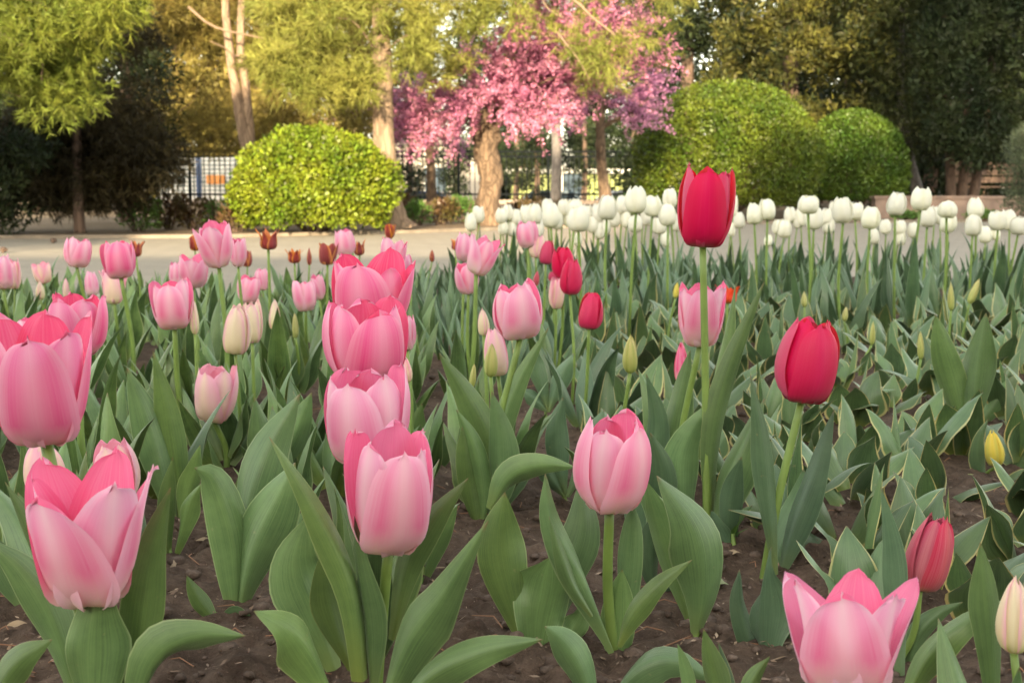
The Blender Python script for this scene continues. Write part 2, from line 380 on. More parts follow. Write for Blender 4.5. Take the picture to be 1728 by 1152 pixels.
M['pine_bright'] = foliage('bright_pine_needles', (0.10, 0.135, 0.020), (0.19, 0.205, 0.028))
M['pine_olive'] = foliage('olive_pine_needles', (0.135, 0.115, 0.028), (0.25, 0.195, 0.050))
M['pine_gold'] = foliage('golden_pine_needles', (0.145, 0.165, 0.032), (0.25, 0.245, 0.052))
M['juniper'] = foliage('juniper_scales', (0.018, 0.027, 0.009), (0.110, 0.102, 0.020), 2.6)  # noise mixes dark and sunlit tones straight into the scale colour
M['juniper_dark'] = foliage('dark_juniper_scales', (0.016, 0.026, 0.009), (0.060, 0.068, 0.018), 2.4)
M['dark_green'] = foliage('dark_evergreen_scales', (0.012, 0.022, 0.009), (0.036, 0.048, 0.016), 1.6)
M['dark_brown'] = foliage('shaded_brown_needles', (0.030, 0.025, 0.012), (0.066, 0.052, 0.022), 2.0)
M['grey_green'] = foliage('grey_green_scales', (0.05, 0.068, 0.038), (0.10, 0.12, 0.065), 2.0)
M['blossom'] = foliage('redbud_blossom', (0.45, 0.150, 0.280), (0.62, 0.27, 0.40), 2.5, 0.35)
M['blossom_purple'] = foliage('purple_redbud_blossom', (0.48, 0.19, 0.40), (0.64, 0.32, 0.52), 2.0, 0.35)
M['hedge_yellow'] = foliage('golden_privet_leaf', (0.085, 0.135, 0.011), (0.19, 0.225, 0.018), 3.0, 0.25, 0.4)
M['hedge_green'] = foliage('privet_leaf', (0.052, 0.090, 0.010), (0.120, 0.150, 0.016), 2.5, 0.25, 0.42)
M['hedge_deep'] = foliage('deep_privet_leaf', (0.036, 0.074, 0.010), (0.080, 0.125, 0.015), 2.5, 0.25, 0.42)
M['rose_leaf'] = foliage('bronze_rose_leaf', (0.095, 0.045, 0.022), (0.11, 0.10, 0.030), 4.0)
M['weed'] = foliage('fresh_green_leaf', (0.07, 0.15, 0.03), (0.13, 0.22, 0.05), 4.0)
M['bark_pine'] = bark('pine_bark', (0.15, 0.10, 0.066), (0.33, 0.235, 0.155))
M['bark_redbud'] = bark('gnarled_bark', (0.085, 0.056, 0.036), (0.22, 0.150, 0.095), 20.0, 0.03)
M['bark_dark'] = bark('dark_bark', (0.085, 0.055, 0.040), (0.16, 0.105, 0.075))
M['bark_grey'] = bark('grey_bark', (0.10, 0.09, 0.085), (0.19, 0.17, 0.155))
M['twig'] = plain('pale_twig', (0.20, 0.135, 0.088), 0.8, nscale=12)

def tree(name, label, loc_px, D, trunk_paths, bark_m, crown, crown_m, cat='tree', group=None, twigs=None, extra=None):
    """trunk_paths: [(pixel path, radii)], crown: triangles already in world space"""
    base = at(loc_px[0], loc_px[1], D); base.z = -0.01 if D < 38 else -1.06
    t = thing(name, label, cat, base, group)
    off = Vector(base)
    mb = MB()
    for pts, rad, rough in trunk_paths:
        q = crom([Vector(p) - off for p in pts], max(14, 5 * len(pts))); rr = np.interp(np.linspace(0, 1, len(q)), np.linspace(0, 1, len(rad)), rad)
        mb.tube([Vector(a) for a in q], list(rr), 14, rough, 7.0, True, off.x)
    mb.build('trunk', bark_m, t, smooth=True)
    if twigs:
        tb = MB()
        for pts, rad in twigs:
            q = crom([Vector(p) - off for p in pts], 12); tb.tube([Vector(a) for a in q], list(np.linspace(rad * .62, rad * 0.2, 12)), 6, 0.1)
        tb.build('limb', M['twig'], t, smooth=True)
    if crown is not None:
        o = np.array(off); link('crown', tri_mesh('crown', *[a - o for a in crown]), crown_m, t)
    if extra is not None:
        nm, tr, m = extra; o = np.array(off); link(nm, tri_mesh(nm, *[a - o for a in tr]), m, t)
    return t

def scatter(n, x0, x1, y0, y1, D0, D1, r0, r1, cnt, ok=lambda x, y: True, zr=0.7):
    out = []
    while len(out) < n:
        x = rnd.uniform(x0, x1); y = rnd.uniform(y0, y1)
        if not ok(x, y): continue
        r = rnd.uniform(r0, r1); out.append(cl_px(x, y, rnd.uniform(D0, D1), r, r * zr, cnt * (r / r1) ** 2))
    return out
def upper(xm, D, z0, z1, rad, n, cnt, rr=0.5):
    """the part of a crown above the picture"""
    out = []
    for _ in range(n):
        a = rnd.uniform(0, 6.28); q = rnd.random() ** 0.5; z = rnd.uniform(z0, z1); f = 1 - 0.6 * (z - z0) / (z1 - z0)
        out.append(((xm + rad * f * q * math.cos(a), D + rad * f * q * math.sin(a), z), (rr, rr, rr * 0.6), cnt))
    return out
lerp = lambda x, X, Y: float(np.interp(x, X, Y))

# bright pine hanging in at the top left
lowA = lambda x: lerp(x, [-200, 0, 60, 120, 170, 210], [235, 225, 205, 195, 150, 60])
clA = scatter(120, -220, 205, -160, 190, 9.6, 11.2, 0.20, 0.30, 150, lambda x, y: y < lowA(x) - 20)
tree('pine_tree', 'bright yellow-green pine whose boughs fill the top left corner', (-210, 420), 10.6,
     [([P(-210, 440, 10.6), P(-215, 200, 10.6), P(-205, -100, 10.6), P(-190, -700, 10.6)], [0.17, 0.14, 0.12, 0.05], 0.12)], M['bark_pine'],
     pine_tris(clA + upper(-5.3, 10.6, 2.3, 5.2, 1.1, 26, 90), 0.068, 0.0038, 13, -0.15), M['pine_bright'],
     twigs=[([P(-205, 60, 10.6), P(-60, 40, 10.2), P(60, 90, 10.0), P(70, 140, 9.9)], 0.03), ([P(-205, 0, 10.6), P(0, -10, 10.4), P(150, 40, 10.3)], 0.03),
            ([P(40, 40, 10.1), P(55, 60, 10), P(40, 105, 9.9)], 0.012), ([P(-205, 150, 10.6), P(-80, 130, 10.2), P(40, 165, 10.0)], 0.02)])
# small shaded pine at the left with a thin reddish trunk
clB = scatter(80, 10, 285, 185, 335, 12.2, 13.4, 0.16, 0.27, 120, lambda x, y: (abs(x - 140) / 150) ** 2 + ((y - 250) / 95) ** 2 < 1)
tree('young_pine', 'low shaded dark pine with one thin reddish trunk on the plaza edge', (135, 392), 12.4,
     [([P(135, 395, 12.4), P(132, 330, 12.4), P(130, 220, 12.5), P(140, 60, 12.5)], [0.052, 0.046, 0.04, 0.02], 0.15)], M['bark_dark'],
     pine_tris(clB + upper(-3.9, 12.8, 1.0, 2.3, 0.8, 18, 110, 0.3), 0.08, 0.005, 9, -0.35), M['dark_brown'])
# dark evergreens behind it
clB2 = scatter(70, 120, 300, 60, 330, 15.0, 17.0, 0.2, 0.34, 150, lambda x, y: x < 300 - 0.25 * abs(y - 200))
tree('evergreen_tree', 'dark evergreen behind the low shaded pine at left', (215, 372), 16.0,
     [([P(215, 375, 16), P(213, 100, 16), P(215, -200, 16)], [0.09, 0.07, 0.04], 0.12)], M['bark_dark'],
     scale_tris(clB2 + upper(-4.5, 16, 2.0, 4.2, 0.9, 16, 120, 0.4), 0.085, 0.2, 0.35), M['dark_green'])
clB3 = scatter(60, -140, 70, 215, 385, 11.7, 13.0, 0.14, 0.22, 260)
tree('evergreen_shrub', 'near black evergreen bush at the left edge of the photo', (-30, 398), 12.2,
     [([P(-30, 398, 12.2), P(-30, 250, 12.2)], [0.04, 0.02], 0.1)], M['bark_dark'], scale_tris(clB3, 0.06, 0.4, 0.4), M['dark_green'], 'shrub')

# forked pine
okC = lambda x, y: not (255 < x < 420 and 60 < y < 190 and rnd.random() < 0.55)
clC = scatter(150, 222, 620, -120, 250, 15.9, 18.2, 0.14, 0.28, 100, lambda x, y: okC(x, y) and y < lerp(x, [225, 300, 420, 620], [225, 250, 245, 215]))
tree('forked_pine', 'olive pine with a pale trunk forking in two behind the yellow dome bush', (440, 380), 15.6,
     [([P(448, 382, 15.6), P(424, 265, 15.6), P(410, 215, 15.6), P(398, 150, 15.6), P(388, 90, 15.6), P(380, -60, 15.6), P(400, -500, 15.7)], [0.115, 0.10, 0.075, 0.055, 0.05, 0.04, 0.02], 0.1),
      ([P(426, 262, 15.6), P(419, 205, 15.62), P(414, 140, 15.66), P(406, 40, 15.7), P(430, -300, 15.8)], [0.05, 0.062, 0.052, 0.045, 0.02], 0.1)], M['bark_pine'],
     pine_tris(clC + upper(-3.0, 15.8, 2.6, 5.8, 1.5, 30, 90), 0.12, 0.0045, 9, -0.1), M['pine_olive'],
     twigs=[([P(318, 12, 15.2), P(360, 45, 15.2), P(430, 62, 15.3), P(500, 75, 15.4), P(545, 60, 15.3)], 0.026), ([P(398, 110, 15.6), P(385, 85, 15.5), P(355, 70, 15.4)], 0.022),
            ([P(395, 95, 15.6), P(430, 92, 15.4), P(470, 78, 15.3)], 0.022), ([P(300, 190, 15.5), P(325, 170, 15.4), P(335, 140, 15.3)], 0.010),
            ([P(430, 110, 15.5), P(460, 95, 15.4), P(475, 75, 15.4)], 0.012)])
# the pine with the straight trunk, its boughs above the redbuds
lowD = lambda x: lerp(x, [430, 520, 600, 700, 760, 850, 930, 1000, 1070, 1120, 1150], [60, 150, 130, 185, 150, 110, 90, 150, 165, 130, 50])
okD = lambda x, y: y < lowD(x) - 22 and not (720 < x < 1010 and y > 40 and rnd.random() < 0.30) and not (1030 < x < 1130 and y < 90 and rnd.random() < 0.6) and not (615 < x < 685 and y > 70)
clD = scatter(120, 430, 800, -170, 165, 12.6, 14.6, 0.10, 0.22, 70, okD) + scatter(30, 800, 1150, -170, 165, 12.8, 14.0, 0.10, 0.20, 60, okD) + scatter(60, 800, 1150, -170, 165, 14.6, 16.6, 0.10, 0.22, 70, okD)
clD += scatter(14, 440, 620, 100, 165, 12.9, 13.8, 0.14, 0.22, 100)
tree('tall_pine', 'golden-lit pine with a straight pale trunk right of the yellow dome bush', (655, 386), 13.6,
     [([P(668, 392, 13.6), P(662, 372, 13.6), P(655, 330, 13.6), P(648, 240, 13.6), P(645, 120, 13.65), P(642, -60, 13.7), P(650, -600, 13.7)], [0.24, 0.165, 0.125, 0.105, 0.10, 0.08, 0.03], 0.10)], M['bark_pine'],
     pine_tris(clD + upper(-0.4, 13.6, 2.3, 5.6, 2.6, 46, 90), 0.10, 0.0040, 14, -0.12), M['pine_gold'],
     twigs=[([P(645, 30, 13.6), P(780, -40, 13.2), P(940, -15, 13.0), P(1000, 30, 13.0), P(1038, 60, 12.9)], 0.034), ([P(940, 55, 13.0), P(975, 100, 12.9), P(995, 135, 12.9)], 0.014),
            ([P(910, -10, 13.0), P(925, 15, 13.0), P(950, 30, 12.9)], 0.012), ([P(645, 90, 13.6), P(690, 60, 13.4), P(705, 95, 13.2)], 0.018), ([P(642, 100, 13.6), P(600, 40, 13.4), P(560, 30, 13.2)], 0.02)])
# redbuds: limbs arch out from the trunk head, blossoms sit along every twig
def redbud_branches(head, targets, seed, sub=9, sag=0.03):
    r = random.Random(seed); limbs = []; pts = []
    for tx, ty, tD in targets:
        a = Vector(head) + Vector((r.uniform(-.06, .06), r.uniform(-.06, .06), r.uniform(-.1, .15))); b = at(tx, ty, tD)
        mid = a.lerp(b, .5) + Vector((r.uniform(-.12, .12), r.uniform(-.1, .1), 0.04 + 0.16 * r.random()))
        q = crom([a, mid, b], 12); limbs.append((q, 0.020)); out = (b - a); out.z *= 0.6; out.normalize()
        for k in range(sub):
            i = r.randrange(4, 12); s = Vector(q[i])
            dv = (out * r.uniform(.3, 1.0) + Vector((r.uniform(-.6, .6), r.uniform(-.6, .6), r.uniform(-.55, .45)))).normalized()
            e = s + dv * r.uniform(0.18, 0.56); m = (s + e) / 2 + Vector((0, 0, sag)); t = crom([s, m, e], 7); limbs.append((t, 0.006)); pts.append(t)
        pts.append(q[6:])
    return limbs, pts
def blossom_tris(paths, per, size, spread=0.03):
    S = np.concatenate([crom([Vector(p) for p in q], 16) for q in paths]); S = np.repeat(S, per, 0)
    n = len(S); pos = S + RG.normal(size=(n, 3)) * spread; d = unit(n); s = norm(np.cross(d, unit(n)))
    ln = size * (0.6 + 0.8 * RG.random((n, 1)))
    return pos - s * ln * 0.45, pos + s * ln * 0.45, pos + d * ln
def redbud(name, label, base, D, trunk, targets, head, m, seed, per=7, sub=9, size=0.026, spread=0.020):
    limbs, pts = redbud_branches(head, targets, seed, sub)
    b = at(base[0], base[1], D); b.z = -0.01; t = thing(name, label, 'tree', b); off = Vector(b)
    mb = MB()
    for p, rad, rough in trunk:
        q = crom([Vector(a) - off for a in p], 40); mb.tube([Vector(a) for a in q], list(np.interp(np.linspace(0, 1, 40), np.linspace(0, 1, len(rad)), rad)), 22, rough, 9.0, True, seed)
    mb.build('trunk', M['bark_redbud'], t, smooth=True)
    lb = MB()
    for q, r0 in limbs: lb.tube([Vector(a) - off for a in q], list(np.linspace(r0, r0 * 0.4, len(q))), 6, 0.15)
    lb.build('limb', M['bark_dark'], t, smooth=True)
    o = np.array(off); link('blossom', tri_mesh('blossom', *[a - o for a in blossom_tris(pts, per, size, spread)]), m, t)
    return t
tg = [(700, 215, 14.6), (720, 250, 14.4), (690, 180, 15.0), (740, 150, 14.9), (790, 120, 15.3), (850, 130, 14.6), (890, 175, 14.4), (930, 205, 14.5), (960, 150, 15.2), (905, 90, 15.4),
      (960, 60, 15.4), (1010, 100, 15.3), (1060, 40, 15.3), (1110, 20, 15.2), (1000, 10, 15.6), (1090, 90, 15.4), (780, 190, 14.2), (860, 205, 14.2), (690, 225, 14.6), (1020, 40, 14.2), (1060, 90, 14.1), (960, 20, 14.2), (1100, 50, 14.2), (930, 100, 14.1), (990, 120, 14.2), (1040, -20, 14.2), (1120, -10, 14.4), (905, 215, 14.3), (945, 185, 14.3), (880, 30, 14.0), (1000, 70, 13.8), (1075, 20, 13.8), (1020, 110, 13.9), (850, 80, 14.0), (960, 60, 13.8), (1105, 100, 14.0), (910, -30, 14.2), (760, 170, 14.0), (820, 110, 14.0), (750, 230, 14.3), (870, 40, 15.6), (940, -60, 15.5),
      (1080, -60, 15.4), (830, 160, 14.3), (1000, 160, 14.9), (1040, 150, 15.0), (720, 190, 14.7)]
redbud('redbud_tree', 'pink redbud in blossom on a thick gnarled trunk at the plaza edge', (825, 378), 15.0,
       [([P(828, 384, 15.0), P(824, 350, 15.0), P(828, 300, 15.0), P(820, 250, 15.0), P(830, 205, 15.0), P(838, 170, 15.0)], [0.165, 0.125, 0.128, 0.142, 0.125, 0.085], 0.30)],
       tg, P(835, 185, 15.0), M['blossom'], 3, 5, 13)
tg2 = [(1060, 190, 17.0), (1085, 165, 17.0), (1095, 205, 17.0), (960, 160, 17.6), (985, 120, 17.4), (1040, 130, 17.2), (1020, 70, 17.4), (1110, 130, 17.0), (980, 190, 17.2), (1070, 215, 16.9), (940, 120, 17.8), (1050, 20, 17.5)]
redbud('redbud_tree', 'slender redbud with purple blossom and a lit branch reaching right to the large dome', (1018, 362), 17.0,
       [([P(1022, 366, 17), P(1020, 320, 17), P(1014, 260, 17), P(1013, 190, 17), P(1018, 150, 17)], [0.095, 0.075, 0.06, 0.055, 0.03], 0.14),
        ([P(1016, 214, 17), P(1040, 203, 17), P(1070, 187, 16.95), P(1095, 165, 16.9)], [0.032, 0.026, 0.02, 0.01], 0.12)], tg2, P(1015, 185, 17.0), M['blossom_purple'], 5, 5, 11)
tg3 = [(690, 150, 17.8), (640, 170, 18), (720, 130, 18), (620, 130, 18.2), (700, 190, 17.6), (740, 180, 17.8), (600, 190, 18), (670, 215, 17.7), (760, 240, 17.6), (780, 90, 18)]
redbud('redbud_tree', 'purple redbud half hidden behind the straight pine trunk', (728, 360), 18.0,
       [([P(728, 362, 18), P(727, 290, 18), P(724, 210, 18)], [0.075, 0.06, 0.05], 0.14)], tg3, P(724, 215, 18.0), M['blossom_purple'], 8, 5, 10)

# dark juniper group at the right
def juniper_cl(x0, x1, y0, y1, D0, D1, n, r0, r1, cnt, ok=lambda x, y: True): return scatter(n, x0, x1, y0, y1, D0, D1, r0, r1, cnt, ok, 1.25)
tree('juniper_tree', 'tall olive juniper with sunlit upper sprays behind the large dome bush', (1330, 345), 23.0,
     [([P(1330, 348, 23), P(1335, 200, 23), P(1330, -100, 23), P(1330, -500, 23)], [0.16, 0.13, 0.10, 0.03], 0.12)], M['bark_dark'],
     scale_tris(juniper_cl(1190, 1500, -150, 270, 20.6, 24.0, 150, 0.16, 0.34, 300, lambda x, y: abs(x - 1345) < 130 + 0.12 * (200 - y)) + scatter(26, 1285, 1385, -60, 240, 20.4, 21.6, 0.18, 0.32, 300) + upper(4.7, 23, 3.2, 6.5, 1.2, 40, 120, 0.45), 0.085, 0.25, 0.40), M['juniper'])
tree('juniper_tree', 'broad dark green juniper over a leaning grey trunk right of the small dome', (1560, 345), 22.0,
     [([P(1556, 350, 22), P(1543, 300, 22), P(1530, 235, 22.0), P(1520, 150, 22), P(1530, -200, 22)], [0.12, 0.085, 0.075, 0.06, 0.03], 0.12)], M['bark_grey'],
     scale_tris(juniper_cl(1430, 1600, -150, 265, 20.5, 23.0, 120, 0.16, 0.32, 300) + upper(6.4, 22, 3.2, 6.5, 1.1, 36, 120, 0.45), 0.08, 0.2, 0.40), M['juniper_dark'])
tree('juniper_tree', 'dark juniper with several crowded trunks near the right edge', (1630, 345), 21.0,
     [([P(1618 + dx, 350, 21), P(1622 + dx * 1.3, 280, 21), P(1625 + dx * 2, 150, 21), P(1630 + dx * 3, -150, 21)], [0.085, 0.07, 0.06, 0.03], 0.12) for dx in (-14, 4, 22)], M['bark_dark'],
     scale_tris(juniper_cl(1560, 1790, -150, 262, 19.4, 21.4, 190, 0.16, 0.30, 300, lambda x, y: y < 270 - max(0, (x - 1690)) * 0.9) + upper(7.2, 21, 3.2, 6.0, 1.2, 36, 120, 0.45), 0.08, 0.2, 0.40), M['dark_green'])
tree('juniper_tree', 'shadowy evergreen between the pink redbud and the large dome bush', (1160, 350), 24.0,
     [([P(1160, 350, 24), P(1160, 100, 24), P(1165, -300, 24)], [0.14, 0.11, 0.04], 0.12)], M['bark_dark'],
     scale_tris(juniper_cl(1085, 1260, -150, 280, 22.5, 25.0, 110, 0.2, 0.36, 280, lambda x, y: x > 1085 + max(0, 60 - y) * 0.6) + upper(3.1, 24, 3.4, 6.5, 1.0, 30, 120, 0.45), 0.09, 0.25, 0.40), M['dark_green'])
tree('conifer_shrub', 'grey-green conifer bush cut off by the right edge', (1745, 362), 14.0,
     [([P(1745, 368, 14), P(1745, 230, 14)], [0.05, 0.02], 0.1)], M['bark_dark'],
     scale_tris(scatter(70, 1690, 1830, 215, 360, 13.4, 14.6, 0.10, 0.16, 190, lambda x, y: x > 1695 + max(0, 300 - y) * 0.35, 1.1), 0.045, 0.7, 0.32), M['grey_green'], 'shrub')
# woodland standing further back: each tree its own
back = [(300, 50), (360, 52), (440, 50), (690, 68), (800, 66), (880, 70), (1000, 68), (1070, 66), (-40, 26), (60, 24), (1110, 31), (1230, 29), (1330, 32), (1430, 28), (1530, 30), (1620, 27), (1710, 29), (1800, 26), (520, 29), (600, 33), (150, 29), (1380, 36), (1480, 37), (1660, 35), (1570, 26)]
nth = ['first', 'second', 'third', 'fourth', 'fifth', 'sixth', 'seventh', 'eighth', 'ninth', 'tenth', 'eleventh', 'twelfth', 'thirteenth', 'fourteenth', 'fifteenth', 'sixteenth', 'seventeenth', 'eighteenth', 'nineteenth', 'twentieth']
def ord_(i):
    if i < 20: return nth[i]
    k = i + 1; tens = ['twent', 'thirt', 'fort', 'fift', 'sixt', 'sevent', 'eight', 'ninet'][min(7, k // 10 - 2)]
    return tens + ('ieth' if k % 10 == 0 else 'y-' + nth[k % 10 - 1])
for i, (x, D) in enumerate(sorted(back)):
    xm = at(x, 300, D).x; cl = []; k = 1.7 if D > 40 else 1.0; zb = -1.05 if D > 40 else 0.0
    for _ in range(90 if D > 40 else 70):
        z = rnd.uniform(0.25, 6.0); rr = 1.05 * (1 - 0.55 * z / 6.0); a = rnd.uniform(0, 6.28); q = rnd.random() ** 0.5
        cl.append(((xm + k * rr * q * math.cos(a), D + k * rr * q * math.sin(a), zb + k * z), (0.42 * k, 0.42 * k, 0.5 * k), 130))
    tree('background_evergreen', 'dark background evergreen, %s from the left of the far row' % ord_(i), (x, 350), D,
         [([(xm, D, zb - 0.02), (xm, D, 2.5 * k), (xm, D, 5.5 * k)], [0.14 * k, 0.11 * k, 0.04], 0.1)], M['bark_dark'], scale_tris(cl, 0.14 * k, 0.2, 0.5), M['dark_green'] if x > 650 or x < 200 else M['pine_olive'], group='evergreens at the back of the park')
# thin trees behind the fence gap
for x, D, top, lab in ((690, 40, 228, 'small dark conifer between the straight pine trunk and the half hidden redbud'), (870, 42, 210, 'slim dark tree close behind the right side of the gnarled trunk'), (905, 40, 215, 'slim dark tree standing right of the gnarled trunk by the fence'), (985, 41, 210, 'slim dark tree just left of the slender redbud trunk'), (770, 41, 240, 'small dark conifer left of the gnarled trunk by the fence')):
    cl = scatter(34, x - 38, x + 38, top, 325, D - 0.5, D + 0.5, 0.20, 0.38, 120, lambda a, b: abs(a - x) < 12 + 26 * (1 - abs(b - 265) / 70.0))
    tree('slim_tree', lab, (x, 345), D, [([P(x, 348, D), P(x + 2, 280, D), P(x, top - 90, D)], [0.10, 0.08, 0.04], 0.1)], M['bark_dark'], scale_tris(cl, 0.11, 0.2, 0.45), M['dark_green'], group='slim trees by the fence')
tree('bare_trunk_tree', 'pale bare trunk rising behind the fence between the two slim dark trees', (938, 345), 33,
     [([P(938, 345, 33), P(939, 250, 33), P(936, 100, 33), P(938, -100, 33)], [0.14, 0.12, 0.10, 0.05], 0.1)], M['bark_grey'], pine_tris(scatter(20, 880, 1000, -60, 150, 32, 34, 0.3, 0.5, 80), 0.14, 0.007, 8), M['pine_olive'])

# clipped dome bushes
def dome(name, label, cx, base_y, D, wpx, hpx, m, n, leaf, seed, flat=0.10, lift=0.0):
    b = at(cx, base_y, D); b.z = 0.0; t = thing(name, label, 'bush', b)
    rx = wpx / 2 / FPX * D; H = hpx / FPX * D
    pos = []; nor = []
    u = unit(int(n * 2.4)); u = u[u[:, 2] > -0.62][:n]; k = len(u)
    bump = np.array([mnoise.fractal(Vector(tuple(a * 2.6)) + Vector((seed, 0, 0)), 0.8, 2.0, 3) for a in u])
    sh = 1 - 0.26 * RG.random(k) ** 1.3 + flat * bump
    lo = np.where(u[:, 2] < 0, 0.72, 1.0)
    zc = H * 0.42
    p = np.stack([u[:, 0] * rx * sh, u[:, 1] * rx * 0.95 * sh, zc + np.where(u[:, 2] > 0, u[:, 2] * (H - zc), u[:, 2] * zc * 1.45) * sh], 1)
    p[:, 2] = np.maximum(p[:, 2], 0.02 + lift + 0.06 * RG.random(k))
    d = norm(u * 0.45 + RG.normal(size=(k, 3)) * 0.6 + np.array([0, 0, 0.25])); nn = norm(u + RG.normal(size=(k, 3)) * 0.55); s = norm(np.cross(d, nn))
    ln = leaf * (0.5 + 1.0 * RG.random((k, 1)))
    V = np.stack([p, p + d * ln * 0.5 + s * ln * 0.30, p + d * ln, p + d * ln * 0.5 - s * ln * 0.30], 1).reshape(-1, 3)
    link('foliage', mesh_np('foliage', V, np.arange(len(V)).reshape(-1, 4), smooth=False), m, t)
    mb = MB(); r = random.Random(seed)
    for i in range(9):
        a = i * 0.7 + r.random() * 0.4; e = Vector((math.cos(a) * rx * 0.7, math.sin(a) * rx * 0.7, zc + H * 0.25 * r.random()))
        mb.tube([Vector((math.cos(a) * 0.05, math.sin(a) * 0.05, -0.02)), e * 0.5 + Vector((0, 0, -0.1)), e], [0.024, 0.016, 0.007], 7, 0.1)
    mb.build('stems', M['bark_dark'], t, smooth=True)
dome('dome_bush', 'sunlit yellow-green clipped dome bush at the plaza edge on the left', 532, 392, 12.7, 278, 172, M['hedge_yellow'], 32000, 0.036, 3, 0.12)
dome('dome_bush', 'largest green clipped dome bush, behind the tall crimson tulip', 1226, 366, 18.6, 318, 228, M['hedge_green'], 64000, 0.037, 7, 0.035, lift=0.16)
dome('dome_bush', 'smaller deep green dome bush right of the largest dome', 1438, 362, 20.0, 182, 177, M['hedge_deep'], 40000, 0.037, 12, 0.035, lift=0.22)

# low rose bushes and weeds along the planting strip
def low_bush(name, label, x, y, D, rx, rz, n, m, stems=12, group=None, size=0.04):
    b = at(x, y, D); b.z = 0.0; t = thing(name, label, 'plant', b, group)
    tr = scale_tris([((0, 0, rz * 0.8), (rx, rx, rz), n)] + [((rnd.uniform(-rx, rx) * .8, rnd.uniform(-rx, rx) * .5, rz * rnd.uniform(0.5, 1.6)), (rx * .4, rx * .4, rz * .45), n / 5) for _ in range(4)], size, 0.3, 0.6)
    tr = tuple(np.where(a[:, 2:3] < 0.01, np.concatenate([a[:, :2], np.full((len(a), 1), 0.02)], 1), a) for a in tr)
    link('leaves', tri_mesh('leaves', *tr), m, t)
    mb = MB()
    for _ in range(stems):
        e = Vector((rnd.uniform(-rx, rx), rnd.uniform(-rx, rx), rz * rnd.uniform(1.0, 1.9))); mb.tube([(e.x * .2, e.y * .2, -0.01), e * 0.55, e], [0.008, 0.006, 0.003], 5)
    mb.build('stems', M['bark_dark'], t)
rose = [(235, 388, 13.0), (285, 386, 13.4), (325, 384, 13.6), (372, 382, 13.6), (705, 376, 15.0), (745, 374, 15.4), (785, 374, 15.8), (885, 368, 17.5), (960, 364, 18.5), (1050, 362, 19.0), (690, 360, 18.5), (770, 355, 20.0), (400, 390, 12.8)]
for i, (x, y, D) in enumerate(sorted(rose)):
    low_bush('rose_bush', 'low bronze-leaved rose bush, %s from the left along the planting strip' % nth[i], x, y, D, rnd.uniform(0.16, 0.24), rnd.uniform(0.12, 0.2), 420, M['rose_leaf'] if i % 3 else M['weed'], group='rose bushes along the planting strip')
low_bush('leafy_plant', 'bright green low plant in front of the right brown kerb wall, left one', 1535, 372, 17.6, 0.24, 0.06, 500, M['weed'], 6)
low_bush('leafy_plant', 'bright green low plant in front of the right brown kerb wall, right one', 1655, 371, 17.6, 0.22, 0.07, 500, M['weed'], 6)

# low wall of a raised planter at the right
mb = MB(); a = at(1480, 372, 18.3); mb.box(0, 7.0, 0, 0.22, -0.02, 0.26); mb.box(-0.02, 7.02, -0.02, 0.24, 0.263, 0.30)
tag(mb.build('planter_wall', plain('brown_stone', (0.20, 0.14, 0.11), 0.8, nscale=6, var=0.3, bump=0.004), loc=(a.x, 18.4, 0)), 'low brown stone planter wall behind the white tulips at right', 'wall')
t = thing('litter_bin', 'pale green litter bin under the smaller dome bush', 'bin', (at(1507, 340, 21).x, 21.0, 0))
mb = MB(); mb.prism([(-0.13, 0.06), (0.13, 0.06), (0.16, 0.5), (-0.16, 0.5)], -0.12, 0.12); mb.build('bin_body', plain('green_paint', (0.12, 0.30, 0.20), 0.5, nscale=5), t)
mb = MB(); mb.box(-0.18, 0.18, -0.14, 0.14, 0.503, 0.54); mb.build('lid', plain('green_lid', (0.10, 0.24, 0.16), 0.5), t)
mb = MB(); mb.box(-0.10, 0.10, -0.10, 0.10, -0.02, 0.057); mb.build('foot', M['bark_dark'], t)
# park bench in the shade at the right
t = thing('park_bench', 'dark park bench in the shade between the right trunks', 'bench', (at(1690, 345, 24).x, 24.0, 0))
mb = MB(); [mb.box(-0.75, 0.75, -0.2 + k * 0.11, -0.11 + k * 0.11, 0.41, 0.44) for k in range(4)]; mb.build('seat', M['bark_dark'], t)
mb = MB(); [mb.box(-0.75, 0.75, 0.26, 0.29, 0.50 + k * 0.13, 0.60 + k * 0.13) for k in range(3)]; mb.build('backrest', M['bark_dark'], t)
for s in (-0.6, 0.6):
    mb = MB(); mb.box(s - 0.03, s + 0.03, -0.18, -0.12, -0.02, 0.407); mb.box(s - 0.03, s + 0.03, 0.2, 0.256, -0.02, 0.88); mb.build('leg', M['bark_grey'], t)

# iron fence, hoarding, street and houses behind
M['iron'] = plain('dark_iron', (0.006, 0.008, 0.009), 0.9)
M['iron'].node_tree.nodes['Principled BSDF'].inputs['Specular IOR Level'].default_value = 0.1
FY = 36.0
mb = MB(); mb.box(-40, 40, 36.3, 36.55, -1.2, 0.10); tag(mb.build('fence_wall', plain('wall_render', (0.34, 0.27, 0.22), 0.85, nscale=3, var=0.2)), 'low rendered wall along the foot of the iron fence', 'wall')
t = thing('iron_fence', 'dark iron park fence with upright bars behind the trees', 'fence', (0, FY, 0))
xs = [i * 2.35 - 29.6 for i in range(26)]
for x in xs:
    mb = MB(); mb.box(x - 0.035, x + 0.035, -0.035, 0.035, -0.02, 1.38); mb.build('post', M['iron'], t)
for z in (0.22, 1.20, 1.33):
    mb = MB(); mb.box(-29.6, 29.15, -0.025, 0.025, z, z + 0.05); mb.build('rail', M['iron'], t)
mb = MB()
for i in range(430):
    x = -29.5 + i * 0.1365
    mb.box(x - 0.012, x + 0.012, -0.0195, 0.0195, 0.1, 1.34)
o = mb.build('bars', M['iron'], t); o['kind'] = 'stuff'
